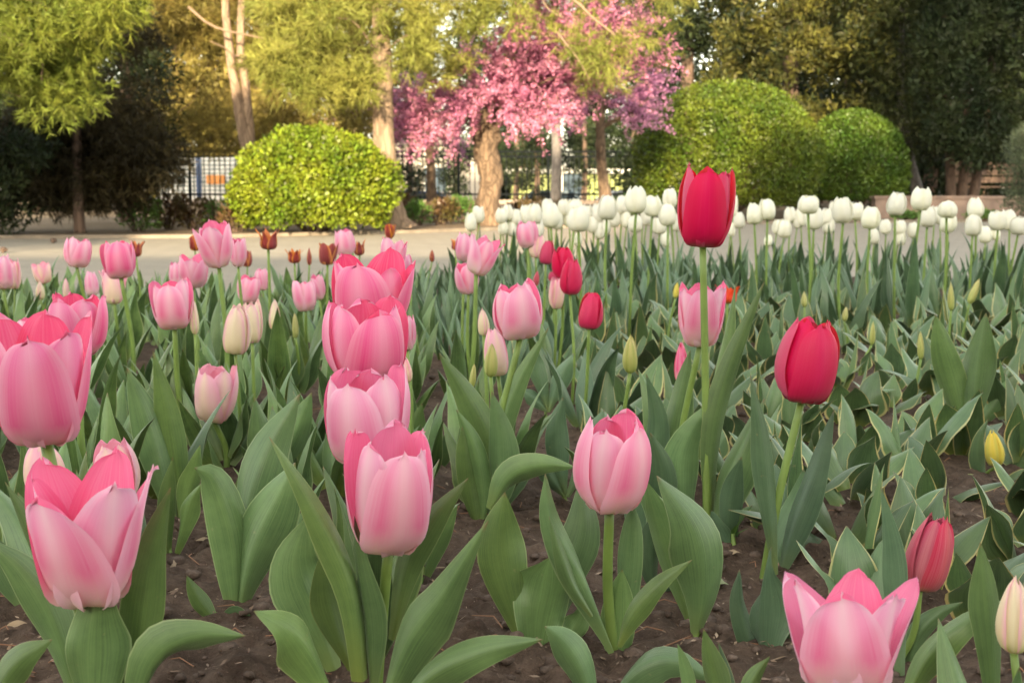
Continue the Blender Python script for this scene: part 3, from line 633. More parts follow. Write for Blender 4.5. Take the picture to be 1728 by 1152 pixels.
# white hoarding at the left with dark horizontal slats, a blue post and an orange notice
xl = at(262, 300, 37.5).x; xr = at(436, 300, 37.5).x
t = thing('white_hoarding', 'white slatted hoarding with a blue post and orange panel behind the fence', 'hoarding', (xl, 37.5, 0)); W = xr - xl
M['hoard'] = plain('white_sheet', (0.72, 0.71, 0.67), 0.6, nscale=2, var=0.05)
mb = MB(); mb.box(0, W, 0, 0.05, -1.1, 1.28); mb.build('board', M['hoard'], t)
for k in range(9):
    mb = MB(); mb.box(0, W, -0.03, -0.003, 0.22 + k * 0.115, 0.245 + k * 0.115); mb.build('slat', plain('teal_slat', (0.03, 0.10, 0.11), 0.5) if k == 0 else bpy.data.materials['teal_slat'], t)
mb = MB(); mb.box(W * 0.40, W * 0.45, -0.06, -0.033, -0.2, 1.27); mb.build('blue_post', plain('blue_paint', (0.025, 0.06, 0.15), 0.5), t)
mb = MB(); mb.box(W * 0.50, W * 0.68, -0.075, -0.063, 0.52, 0.76); mb.build('orange_panel', plain('orange_paint', (0.62, 0.24, 0.05), 0.5), t)
def house(name, label, x0, x1, Y, z1, wall, roofm, wins):
    xa = at(x0, 300, Y).x; xb = at(x1, 300, Y).x; t = thing(name, label, 'building', (xa, Y, -1.05)); W = xb - xa
    mb = MB(); mb.box(0, W, 0, 6, 0, z1 + 1.05); mb.build('wall', wall, t)
    mb = MB(); mb.prism([(-0.3, z1 + 1.053), (W + 0.3, z1 + 1.053), (W + 0.3, z1 + 1.25), (-0.3, z1 + 1.25)], -0.3, 6.3); mb.build('roof', roofm, t)
    n = max(1, int(W / wins))
    for i in range(n):
        c = (i + 0.5) * W / n
        mb = MB(); mb.box(c - 0.55, c + 0.55, -0.06, -0.003, 1.0, 2.4); f = mb.build('window', plain('window_frame', (0.5, 0.48, 0.44), 0.6) if 'window_frame' not in bpy.data.materials else bpy.data.materials['window_frame'], t)
        mb = MB(); mb.box(c - 0.46, c + 0.46, -0.075, -0.063, 1.1, 2.3); mb.build('pane', plain('window_glass', (0.05, 0.07, 0.09), 0.1) if 'window_glass' not in bpy.data.materials else bpy.data.materials['window_glass'], f)
house('pale_house', 'pale rendered house seen through the fence left of the gnarled trunk', 660, 812, 56, 2.15, plain('pale_render', (0.26, 0.235, 0.20), 0.9, nscale=1), plain('grey_roof', (0.16, 0.14, 0.13), 0.8), 2.2)
house('green_house', 'low pale green building seen through the fence right of the gnarled trunk', 862, 1075, 60, 1.05, plain('green_render', (0.22, 0.25, 0.09), 0.9, nscale=1), plain('light_roof', (0.42, 0.42, 0.38), 0.8), 3.0)
def car(label, x, Y, col, L=4.2):
    t = thing('parked_car', label, 'car', (at(x, 300, Y).x, Y, -1.05), 'cars parked on the street behind the fence'); h = L / 2
    mb = MB(); mb.prism([(-h, .3), (h, .3), (h, .62), (h - .12, .80), (h * .52, .88), (-h * .72, .90), (-h + .1, .84), (-h, .6)], -.85, .85); mb.build('body', plain('car_paint', col, 0.25), t)
    mb = MB(); mb.prism([(h * .50, .883), (h * .16, 1.36), (-h * .40, 1.40), (-h * .74, .905)], -.72, .72); c = mb.build('cabin', plain('car_roof', col, 0.25), t)
    for sy in (-1, 1):
        mb = MB(); mb.prism([(h * .40, .93), (h * .13, 1.30), (-h * .36, 1.33), (-h * .62, .94)], sy * .74 - .018, sy * .74 + .018); mb.build('window', plain('car_glass', (0.02, 0.03, 0.04), 0.08), c)
        for sx in (-.62, .62):
            mb = MB(); mb.tube([(sx * h, sy * .70, .32), (sx * h, sy * .88, .32)], .32, 18); wh = mb.build('wheel', plain('tyre', (0.02, 0.02, 0.02), 0.8), t)
            mb = MB(); mb.tube([(sx * h, sy * .884, .32), (sx * h, sy * .90, .32)], .2, 14); mb.build('rim', plain('rim', (0.4, 0.4, 0.42), 0.35, 0.8), wh)
    for sy in (-.6, .6):
        mb = MB(); mb.box(h + .002, h + .03, sy - .16, sy + .16, .58, .72); mb.build('headlight', plain('lamp_glass', (0.6, 0.6, 0.58), 0.1), t)
car('dark blue car parked behind the fence in front of the pale house', 725, 42, (0.02, 0.05, 0.14))
car('grey-blue car parked behind the fence left of the slender redbud trunk', 945, 43, (0.10, 0.15, 0.19))
car('dark car parked behind the fence right of the slender redbud trunk', 1075, 42, (0.03, 0.05, 0.08))
mb = MB(); mb.tube([P(1234 - 8, 330, 30), P(1234 - 8, 215, 30), P(1234 - 8, 60, 30)], [0.05, 0.045, 0.04], 10)

# ------------------------------------------------------------------ unseen pavilion and trees added behind the camera to throw the evening shade
M['stucco'] = plain('pavilion_stucco', (0.60, 0.54, 0.45), 0.9, nscale=1.5, var=0.1)  # kept pale so the added pavilion bounces light
t = thing('added_pavilion', 'long plastered pavilion, unseen, added behind the photographer to shade the flower bed', 'building', (-3.0, -16.0, -0.05))
mb = MB(); mb.box(-16, 22, -5, 0, 0, 5.35); mb.build('wall', M['stucco'], t)
mb = MB(); mb.box(-16.4, 22.4, -5.4, 0.4, 5.353, 5.62); mb.build('roof', plain('pavilion_roof', (0.22, 0.16, 0.13), 0.8), t)
for i in range(9):
    x = -14 + i * 4.2; mb = MB(); mb.box(x - .7, x + .7, .003, .08, 1.0, 3.1); f = mb.build('window', bpy.data.materials['window_frame'], t)
    mb = MB(); mb.box(x - .6, x + .6, .083, .095, 1.1, 3.0); mb.build('pane', bpy.data.materials['window_glass'], f)
def added_shade_tree(label, x, y, H, rad, n=110, z0=1.6):  # unseen tree, height and spread set by the shade it must cast
    cl = []
    for _ in range(n):
        a = rnd.uniform(0, 6.28); q = rnd.random() ** 0.5; z = rnd.uniform(z0, H - .5); f = max(.35, 1 - .6 * (z - z0) / (H - z0)); cl.append(((x + rad * f * q * math.cos(a), y + rad * f * q * math.sin(a), z), (.7, .7, .6), 130))
    t = thing('added_shade_tree', label, 'tree', (x, y, -0.03)); o = np.array((x, y, -0.03))
    mb = MB(); mb.tube([(0, 0, -.02), (0.05, 0, H * .45), (0, 0, H * .9)], [.2, .15, .05], 10, .1); mb.build('trunk', M['bark_dark'], t, smooth=True)
    link('crown', tri_mesh('crown', *[a - o for a in scale_tris(cl, .24, .2, .55)]), M['dark_green'], t)
for i, (x, y, H, r) in enumerate([(-8.6, -13.2, 7.6, 1.7), (-6.6, -12.8, 7.2, 1.2), (1.6, -13.0, 8.4, 1.5), (3.6, -12.6, 11.5, 1.7), (6.2, -13.2, 14.0, 2.2), (-0.1, -12.6, 7.0, 1.0), (9.6, -13.0, 14.0, 2.2)]):
    added_shade_tree('unseen tree added for shade behind the photographer, %s along the pavilion front' % nth[i], x, y, H, r)

# ------------------------------------------------------------------ tulips: shapes
SHAPES = {  # centre line of an outer petal (radius, height), half width, curvature radius, tip bluntness
 'cup':   ([(.05, 0), (.21, .03), (.39, .16), (.485, .38), (.49, .70), (.395, 1.0)], .47, .43, 2.3, .47),
 'wide':  ([(.05, 0), (.19, .04), (.35, .18), (.44, .40), (.485, .70), (.50, 1.0)], .45, .43, 2.3, .47),
 'open':  ([(.05, 0), (.17, .05), (.29, .18), (.37, .40), (.435, .68), (.53, 1.0)], .43, .42, 2.05, .54),
 'flare': ([(.05, 0), (.22, .06), (.34, .22), (.40, .45), (.45, .72), (.55, 1.0)], .40, .41, 2.1, .56),
 'egg':   ([(.06, 0), (.22, .02), (.41, .15), (.50, .40), (.46, .73), (.31, 1.0)], .45, .44, 2.5, .48),
 'round': ([(.06, 0), (.22, .02), (.41, .14), (.50, .40), (.43, .74), (.23, 1.0)], .47, .44, 2.5, .48),
 'closed':([(.06, 0), (.30, .04), (.46, .20), (.49, .42), (.41, .72), (.20, 1.0)], .44, .44, 2.2, .58),
 'bud':   ([(.10, 0), (.34, .08), (.48, .28), (.44, .55), (.25, .84), (.04, 1.0)], .42, .44, 1.5, .95),
 'lily':  ([(.06, 0), (.27, .06), (.38, .24), (.37, .48), (.42, .74), (.58, 1.0)], .30, .40, 1.6, .95)}
def petal(shape, r, inner, nu=11, nv=18):
    prof, hw, rho, pw, ex = SHAPES[shape]
    pr = np.array(prof, float)
    k = 0.84 if inner else 1.0
    pr[:, 0] *= k; pr[:, 1] *= (1.0 + r.uniform(-.07, .03)) if not inner else (0.98 + r.uniform(-.08, .05))
    tipj = r.uniform(-.09, .08) * (.4 if shape in ('round', 'closed', 'bud') else 1); pr[-1, 0] += tipj; pr[-2, 0] += tipj * .4
    vs = [1 - (1 - j / (nv - 1)) ** 1.8 for j in range(nv)]; cc = crom([(a, 0, b) for a, b in pr], 101); c = [cc[int(round(v * 100))] for v in vs]; hw *= r.uniform(.92, 1.06) * (0.96 if inner else 1); rho *= k
    skew = r.uniform(-.05, .05); ph = r.uniform(0, 6); V = []; UV = []
    for j in range(nv):
        v = vs[j]
        s = (v / .42) ** .55 if v < .42 else max(0.0, 1 - ((v - .42) / .58) ** pw) ** ex
        s = max(s, .16 * (1 - v) + 0.012); wj = hw * s
        for i in range(nu):
            u = -1 + 2 * i / (nu - 1); ph_ = u * wj / rho
            lat = rho * math.sin(ph_) + skew * v * v; drop = rho * (1 - math.cos(ph_))
            rad = c[j][0] - drop + .014 * math.exp(-(u / .2) ** 2) * math.sin(v * 3.1)
            rad += .024 * math.sin(ph + 5 * v + 2.2 * u) * v * abs(u) + .035 * math.sin(ph * 1.7) * u * abs(u) * v * v
            z = c[j][2] - .03 * abs(u) ** 2 * v + .010 * math.exp(-(u / .35) ** 2) * v ** 8 + .020 * math.sin(ph * 2 + 6 * u) * v ** 3 + .008 * math.sin(ph * 5 + 17 * u) * v ** 4
            V.append((rad, lat, z)); UV.append((i / (nu - 1), v))
    F = [(j*nu+i, j*nu+i+1, (j+1)*nu+i+1, (j+1)*nu+i) for j in range(nv-1) for i in range(nu-1)]
    return np.array(V), F, UV
def rotz(V, a):
    c, s = math.cos(a), math.sin(a); o = V.copy(); o[:, 0] = V[:, 0]*c - V[:, 1]*s; o[:, 1] = V[:, 0]*s + V[:, 1]*c; return o
_core = {}
def core_mesh():
    if 'c' not in _core:
        mb = MB(); mb.tube([(0,0,-.005), (0,0,.02), (0,0,.05)], [.07, .10, .05], 10); mb.tube([(0,0,.05), (0,0,.25), (0,0,.36)], [.05, .055, .07], 8)
        for k in range(6):
            a = k * 1.047; mb.tube([(.04*math.cos(a), .04*math.sin(a), .05), (.13*math.cos(a), .13*math.sin(a), .22), (.14*math.cos(a), .14*math.sin(a), .34)], [.012, .012, .022], 5)
        me = bpy.data.meshes.new('flower_core'); me.from_pydata(mb.v, [], mb.f); me.materials.append(M['pistil']); _core['c'] = me
    return _core['c']
_petals = {}
def petal_set(shape, mat, var):
    k = (shape, mat, var)
    if k not in _petals:
        r = random.Random(hash((shape, var)) % 99991 if False else sum(map(ord, shape)) * 31 + var * 7); out = []
        for i in range(6):
            V, F, UV = petal(shape, r, i % 2 == 1); V = rotz(V, i * math.pi / 3 + r.uniform(-.16, .16))
            me = mesh_np('petal', V, F, UV); me.materials.append(M[mat]); out.append(me)
        _petals[k] = out
    return _petals[k]
_whole = {}
def whole_bloom(shape, mat, var, nu=7, nv=12):
    k = (shape, mat, var)
    if k not in _whole:
        r = random.Random(sum(map(ord, shape)) * 17 + var * 13); VV = []; FF = []; UU = []
        for i in range(6):
            V, F, UV = petal(shape, r, i % 2 == 1, nu, nv); V = rotz(V, i * math.pi / 3 + r.uniform(-.16, .16)); b = sum(len(x) for x in VV)
            VV.append(V); FF += [tuple(b + q for q in f) for f in F]; UU += UV
        me = mesh_np('bloom', np.concatenate(VV), FF, UU); me.materials.append(M[mat]); _whole[k] = me
    return _whole[k]

def leaf_geo(spine, sides, wmax, fold=0.35, wave=0.0, ph=0.0, nu=7, base=0.42, peak=0.40, pw=1.35):
    """spine (n,3), unit side vectors (n,3) -> blade with a V fold, waving margins, pointed tip"""
    n = len(spine); V = []; UV = []
    tan = np.gradient(spine, axis=0); tan /= np.maximum(np.linalg.norm(tan, axis=1, keepdims=True), 1e-9)
    for j in range(n):
        v = j / (n - 1)
        s = base + (1 - base) * math.sin(min(1, v / peak) * math.pi / 2) ** 1.3 if v < peak else max(0, 1 - ((v - peak) / (1 - peak)) ** pw)
        wj = wmax * 0.5 * max(s, .012); sd = sides[j] / np.linalg.norm(sides[j]); nr = np.cross(sd, tan[j])
        fj = fold * (1.6 - 1.1 * v)
        for i in range(nu):
            u = -1 + 2 * i / (nu - 1)
            off = fj * wj * (abs(u) ** 1.5) + wave * wj * u * abs(u) * math.sin(ph + 8 * v + (1.7 if u > 0 else 0))
            V.append(spine[j] + sd * wj * u * (1 - 0.14 * fj) + nr * off); UV.append(((u + 1) / 2, v))
    F = [(j*nu+i, j*nu+i+1, (j+1)*nu+i+1, (j+1)*nu+i) for j in range(n-1) for i in range(nu-1)]
    return np.array(V), F, UV
def leaf_local(length, width, lean, bend, r, fold=.4, twist=0.0, wave=.12, n=13, nu=7):
    """leaf growing up from the origin and arching towards +x"""
    a = math.pi / 2 - lean; p = np.array([0.004, 0, 0.0]); sp = [p]; ds = length / (n - 1); sides = []
    for j in range(n):
        t = j / (n - 1); sides.append(np.array([math.sin(twist * t) * .7, math.cos(twist * t), .25 * math.sin(twist * t)]))
        if j < n - 1:
            sp.append(sp[-1] + ds * np.array([math.cos(a), 0, math.sin(a)])); a -= bend / (n - 1) * (0.3 + 1.4 * t)
    return leaf_geo(np.array(sp), np.array(sides), width, fold, wave, r.uniform(0, 6), nu)
def leaf_lib(n, mat, L, W, lean, bend, seed, fold=(.5, 1.0)):
    r = random.Random(seed); out = []
    for i in range(n):
        V, F, UV = leaf_local(r.uniform(*L), r.uniform(*W), r.uniform(*lean), r.uniform(*bend), r, r.uniform(*fold), r.uniform(-.7, .7), r.uniform(.05, .3))
        me = mesh_np('leaf', V, F, UV); me.materials.append(M[mat]); out.append(me)
    return out
LIB = {'green':  leaf_lib(18, 'leaf', (.13, .19), (.034, .052), (.12, .55), (.1, .9), 1),
       'slim':   leaf_lib(10, 'leafblue', (.13, .20), (.020, .032), (.08, .45), (.0, .6), 2),
       'blue':   leaf_lib(12, 'leafblue', (.13, .19), (.032, .046), (.08, .48), (.0, .7), 3),
       'cream':  leaf_lib(18, 'varie', (.070, .112), (.040, .058), (.25, .95), (.2, 1.3), 4, (.2, .6)),
       'creamup':leaf_lib(8, 'varie', (.085, .125), (.022, .032), (.02, .25), (-.1, .4), 5, (.5, .8))}

# ------------------------------------------------------------------ tulips: planting
def stem_part(root, top, bendv, r0, r1):
    p0 = Vector((0, 0, -0.015)); p2 = Vector(top); p1 = p0.lerp(p2, .5) + bendv
    q = crom([p0, p1, p2], 11); mb = MB(); mb.tube([Vector(a) for a in q], list(np.linspace(r0, r1, 11)), 9, 0.0)
    return mb.build('stem', M['stem'], root, smooth=True)
def bloom_part(root, top, W, H, shape, mat, var, phase, tilt, petals):
    tl = Matrix.Rotation(tilt[0], 4, 'Y') @ Matrix.Rotation(tilt[1], 4, 'X') @ Matrix.Rotation(phase, 4, 'Z')
    if petals:
        b = bpy.data.objects.new('bloom', core_mesh())
        COL.objects.link(b); b.parent = root
        for me in petal_set(shape, mat, var):
            p = bpy.data.objects.new('petal', me); COL.objects.link(p); p.parent = b
    else:
        b = bpy.data.objects.new('bloom', whole_bloom(shape, mat, var)); COL.objects.link(b); b.parent = root
    b.location = top; b.rotation_euler = tl.to_euler(); b.scale = (W, W, H); return b
def auto_leaves(root, lib, n, r, scale=1.0, a0=None, z=0.0):
    a = r.uniform(0, 6.28) if a0 is None else a0
    for i in range(n):
        o = bpy.data.objects.new('leaf', r.choice(LIB[lib])); COL.objects.link(o); o.parent = root
        o.rotation_euler = (r.uniform(-.1, .1), r.uniform(-.1, .1), a + i * (2.4 + r.uniform(-.5, .5)))
        k = scale * r.uniform(.82, 1.12) * (1 - .06 * i); o.scale = (k, k, k); o.location = (0, 0, z + 0.006 * i)
def px_leaf(root, pts, wpx, d, roll=0.0, tipd=0.0, fold=.55, wave=.12, mat='leaf', based=0.0, peak=.45, base=.26, pw=1.45):
    """leaf given by where its midrib runs in the photo and how far from the camera it stands"""
    n = 15; q = crom([(x, y, 0) for x, y in pts], n); sp = []
    for j, (x, y, _) in enumerate(q): sp.append(np.array(at(x, y, d + based + (tipd - based) * (j / (n - 1)) ** 1.3)))
    sp = np.array(sp); tan = np.gradient(sp, axis=0); sides = []; tw0 = rnd.uniform(-22, 22); tw1 = rnd.uniform(-32, 32)
    for j in range(n):
        vd = sp[j] - np.array([0, 0, HC]); s = np.cross(tan[j], vd); s /= np.linalg.norm(s); t = tan[j] / np.linalg.norm(tan[j])
        rl = math.radians(roll + (tw0 + (tw1 - tw0) * j / (n - 1)))
        nr = np.cross(s, t); s = s * math.cos(rl) + nr * math.sin(rl); sides.append(s)
    W = wpx / FPX * d
    V, F, UV = leaf_geo(sp, np.array(sides), W * 1.04, fold * rnd.uniform(.8, 1.5), wave * rnd.uniform(.8, 2.6), rnd.uniform(0, 6), 11, base, peak, pw)
    V = V - np.array(root.location); me = mesh_np('leaf', V, F, UV); me.materials.append(M[mat])
    o = bpy.data.objects.new('leaf', me); COL.objects.link(o); o.parent = root; return o

PETALS_ALONE = 38
ALL = []           # (x, y) of every plant base, for spacing
BLOOMS = []        # (pixel x, lowest pixel y, half width, distance) of every bloom
def tulip(name, label, cx, cy, w, h, shape, mat, d=None, real=.062, base_dx=None, tilt=(0, 0), phase=None, leaves=('green', 3), group=None, var=None, lscale=1.0, dmin=0, dmax=9, cat='tulip'):
    r = random.Random(int(cx * 7 + cy * 131)); d = d or min(dmax, max(dmin, FPX * real / w))
    if tilt == (0, 0): tilt = (r.uniform(-.13, .13), r.uniform(-.06, .14)) if mat != 'white' else (r.uniform(-.09, .09), r.uniform(-.06, .06))
    W = w / FPX * d * (1.06 if mat == 'white' else 1.0); H = h / FPX * d * 1.02
    head = at(cx - tilt[0] * h * .45, cy + h * .5, d)
    bx = cx + (base_dx if base_dx is not None else r.uniform(-14, 14)); base = at(bx, YH, d + r.uniform(-.01, .03)); base.z = soil_z(base.x, base.y) - .004
    t = thing(name, label, cat, base, group); top = head - base
    rr = max(.0026, min(.0046, W * .062))
    bend = Vector((r.uniform(-.01, .01), r.uniform(-.012, .012), 0))
    if 'head_lean' in (): pass
    stem_part(t, top, bend, rr * 1.25, rr)
    bloom_part(t, top, W, H, shape, mat, r.randrange(5) if var is None else var, r.uniform(0, 6.28) if phase is None else phase, (tilt[0], tilt[1] + r.uniform(-.06, .06)), w >= PETALS_ALONE)
    if leaves: auto_leaves(t, leaves[0], leaves[1], r, lscale)
    ALL.append((base.x, base.y)); BLOOMS.append((cx, cy + h * .5, w * .5, d))
    return t

# --- the flowers nearest the camera, with their leaves drawn one by one
t = tulip('pink_tulip', 'big hot pink tulip cut by the left edge of the photo, above two pale buds', 78, 640, 178, 212, 'wide', 'hot', 1.0, base_dx=60, phase=.55, tilt=(0, .2), leaves=None, var=1)
px_leaf(t, [(150, 1050), (150, 950), (140, 860), (128, 790)], 30, 1.0)
px_leaf(t, [(120, 1060), (70, 960), (30, 880), (-30, 800)], 80, 1.02, tipd=.06)
t = tulip('pink_tulip', 'wide open pink tulip at the lower left corner with a flared right petal', 156, 898, 222, 236, 'open', 'pink', .91, base_dx=4, phase=.35, leaves=None, var=2, tilt=(0, .15))
px_leaf(t, [(160, 1250), (157, 1130), (160, 1050), (176, 950)], 118, .895, fold=.55)
px_leaf(t, [(205, 1250), (236, 1080), (256, 940), (288, 822)], 82, .93, roll=-15)
px_leaf(t, [(140, 1220), (95, 1060), (40, 965), (-30, 905)], 82, .95, roll=12)
px_leaf(t, [(120, 1100), (60, 920), (8, 812)], 40, .98)
px_leaf(t, [(220, 1240), (262, 1120), (330, 1076), (414, 1072)], 82, .90, roll=-35, tipd=-.03)
px_leaf(t, [(-30, 1210), (24, 1122), (88, 1078)], 62, .88, roll=20)
t = tulip('pink_tulip', 'pink tulip at the front of the overlapping column of four blooms', 661, 822, 150, 207, 'cup', 'pink', 1.0, base_dx=-45, phase=.75, leaves=None, var=0, tilt=(.06, .2))
px_leaf(t, [(612, 1150), (592, 990), (532, 862), (454, 736)], 56, .985, roll=-20, base=.6)
px_leaf(t, [(566, 1130), (524, 1025), (500, 950), (520, 868)], 112, 1.05, fold=.5)
px_leaf(t, [(595, 1130), (562, 1045), (548, 985), (546, 920)], 62, 1.03)
px_leaf(t, [(628, 1170), (622, 1060), (606, 955), (598, 870)], 58, .99, roll=35)
px_leaf(t, [(575, 1210), (528, 1110), (484, 1058), (428, 1030)], 90, .95, roll=-30, tipd=-.04)
px_leaf(t, [(630, 1230), (690, 1085), (752, 998), (824, 878)], 98, .95, roll=18, tipd=-.03, pw=1.0)
px_leaf(t, [(662, 1080), (692, 950), (735, 872), (790, 806)], 56, 1.03)
px_leaf(t, [(650, 1230), (724, 1140), (815, 1098), (916, 1078)], 76, .92, roll=30, tipd=-.03)
t = tulip('pink_tulip', 'pink tulip second from the front in the overlapping column of blooms', 621, 698, 150, 162, 'cup', 'pink', 1.10, base_dx=-12, phase=.25, tilt=(0, .2), leaves=('green', 2), var=3)
t = tulip('pink_tulip', 'hot pink tulip third from the front in the overlapping column of blooms', 620, 572, 146, 140, 'cup', 'hot', 1.22, base_dx=-8, phase=.9, tilt=(0, .2), leaves=('green', 2), var=1)
t = tulip('pink_tulip', 'hot pink tulip topmost and furthest in the overlapping column of large blooms', 628, 498, 140, 130, 'wide', 'hot', 1.36, base_dx=10, phase=.2, tilt=(0, .2), leaves=('green', 2), var=4)
t = tulip('pink_tulip', 'single pink cup tulip on bare soil, front centre right of the column', 1032, 779, 134, 164, 'cup', 'pink', 1.14, base_dx=14, phase=1.12, leaves=None, var=2)
px_leaf(t, [(1036, 1100), (988, 985), (932, 880), (920, 798)], 56, 1.12, roll=-25)
px_leaf(t, [(1052, 1120), (1056, 985), (1064, 900), (1066, 845)], 52, 1.17)
px_leaf(t, [(1042, 1090), (1066, 1032), (1110, 985), (1168, 944)], 46, 1.10, roll=25)
px_leaf(t, [(1042, 1150), (1040, 1080), (1044, 1010), (1050, 960)], 66, 1.16, fold=.6)
px_leaf(t, [(1000, 1040), (966, 985), (945, 930), (926, 870)], 30, 1.11)
t = tulip('pink_tulip', 'pale pink tulip cut by the bottom edge at lower right', 1428, 1068, 226, 200, 'open', 'pink', .82, base_dx=4, phase=.15, leaves=None, var=4)
px_leaf(t, [(1240, 1230), (1268, 1152), (1300, 1106)], 34, .86)
px_leaf(t, [(1222, 1230), (1206, 1140), (1187, 1060)], 50, .90)
px_leaf(t, [(1176, 1230), (1160, 1140), (1143, 1085)], 26, .90)
px_leaf(t, [(1520, 1210), (1562, 1110), (1625, 1052), (1700, 1008)], 66, .95, roll=15)
t = tulip('red_tulip', 'tallest crimson tulip on a long stem in front of the large dome bush', 1189, 349, 96, 136, 'cup', 'red', 1.55, base_dx=14, phase=.30, leaves=None, var=1)
px_leaf(t, [(1170, 960), (1150, 830), (1156, 750), (1205, 672)], 74, 1.56, fold=.5)
px_leaf(t, [(1195, 930), (1222, 830), (1258, 745), (1290, 672)], 72, 1.53, roll=15)
px_leaf(t, [(1200, 900), (1204, 740), (1236, 610), (1290, 474)], 46, 1.55, roll=-25)
px_leaf(t, [(1190, 880), (1200, 680), (1222, 570), (1242, 476)], 40, 1.60, roll=30)
px_leaf(t, [(1200, 930), (1225, 890), (1270, 852)], 36, 1.5)
t = tulip('red_tulip', 'round crimson tulip at right on a short leaning stem', 1360, 606, 106, 142, 'egg', 'red', 1.40, base_dx=-62, phase=.70, leaves=None, var=3)
px_leaf(t, [(1308, 970), (1294, 830), (1284, 730), (1266, 632)], 42, 1.38, mat='leafblue')
px_leaf(t, [(1312, 980), (1340, 885), (1378, 790), (1408, 690)], 56, 1.42, roll=30, mat='leafblue')
px_leaf(t, [(1300, 985), (1322, 920), (1350, 850), (1356, 790)], 64, 1.44, mat='leafblue')
t = tulip('red_tulip', 'half closed brick red tulip leaning right, lower right', 1566, 931, 78, 128, 'closed', 'brick', 1.10, base_dx=-46, tilt=(.24, 0), phase=1.0, leaves=None, var=2)
px_leaf(t, [(1522, 1180), (1512, 1010), (1504, 915), (1486, 820)], 46, 1.08, mat='leafblue')
px_leaf(t, [(1530, 1160), (1545, 1080), (1580, 1040), (1625, 1015)], 40, 1.1)
t = tulip('pink_tulip', 'pale pink bud at left, just under the big hot pink tulip', 78, 786, 74, 92, 'closed', 'pale', 1.30, base_dx=0, leaves=('green', 3), var=0)
t = tulip('pink_tulip', 'pale cream-striped pink bud right behind the wide open corner tulip', 199, 792, 78, 104, 'egg', 'pale', 1.30, base_dx=6, leaves=('green', 3), var=1)
t = tulip('pink_tulip', 'pale pink tulip with an apricot front petal, alone left of the column', 366, 661, 74, 98, 'cup', 'pale', 1.90, base_dx=4, phase=.2, leaves=('green', 4), var=3)
t = tulip('pink_tulip', 'pink cup tulip with a cream base, right of the blooms in a column', 873, 524, 88, 96, 'cup', 'pink', 1.64, base_dx=-58, phase=.6, leaves=None, var=2)
px_leaf(t, [(836, 880), (826, 760), (790, 672), (741, 596)], 62, 1.62, roll=-20)
px_leaf(t, [(838, 850), (850, 720), (878, 640), (926, 552)], 40, 1.63)
px_leaf(t, [(815, 880), (800, 800), (795, 720), (808, 640)], 48, 1.70)
px_leaf(t, [(828, 860), (862, 806), (912, 786), (972, 788)], 56, 1.55, roll=-30)
t = tulip('pink_tulip', 'pale pink tulip crossed by the stem of the tallest crimson tulip', 1181, 530, 84, 108, 'wide', 'pink', 1.72, base_dx=-40, phase=.5, leaves=None, var=0)
px_leaf(t, [(1140, 850), (1135, 740), (1150, 660), (1165, 590)], 52, 1.76, roll=20)
px_leaf(t, [(1140, 860), (1110, 780), (1108, 700), (1090, 630)], 46, 1.74, mat='leafblue')

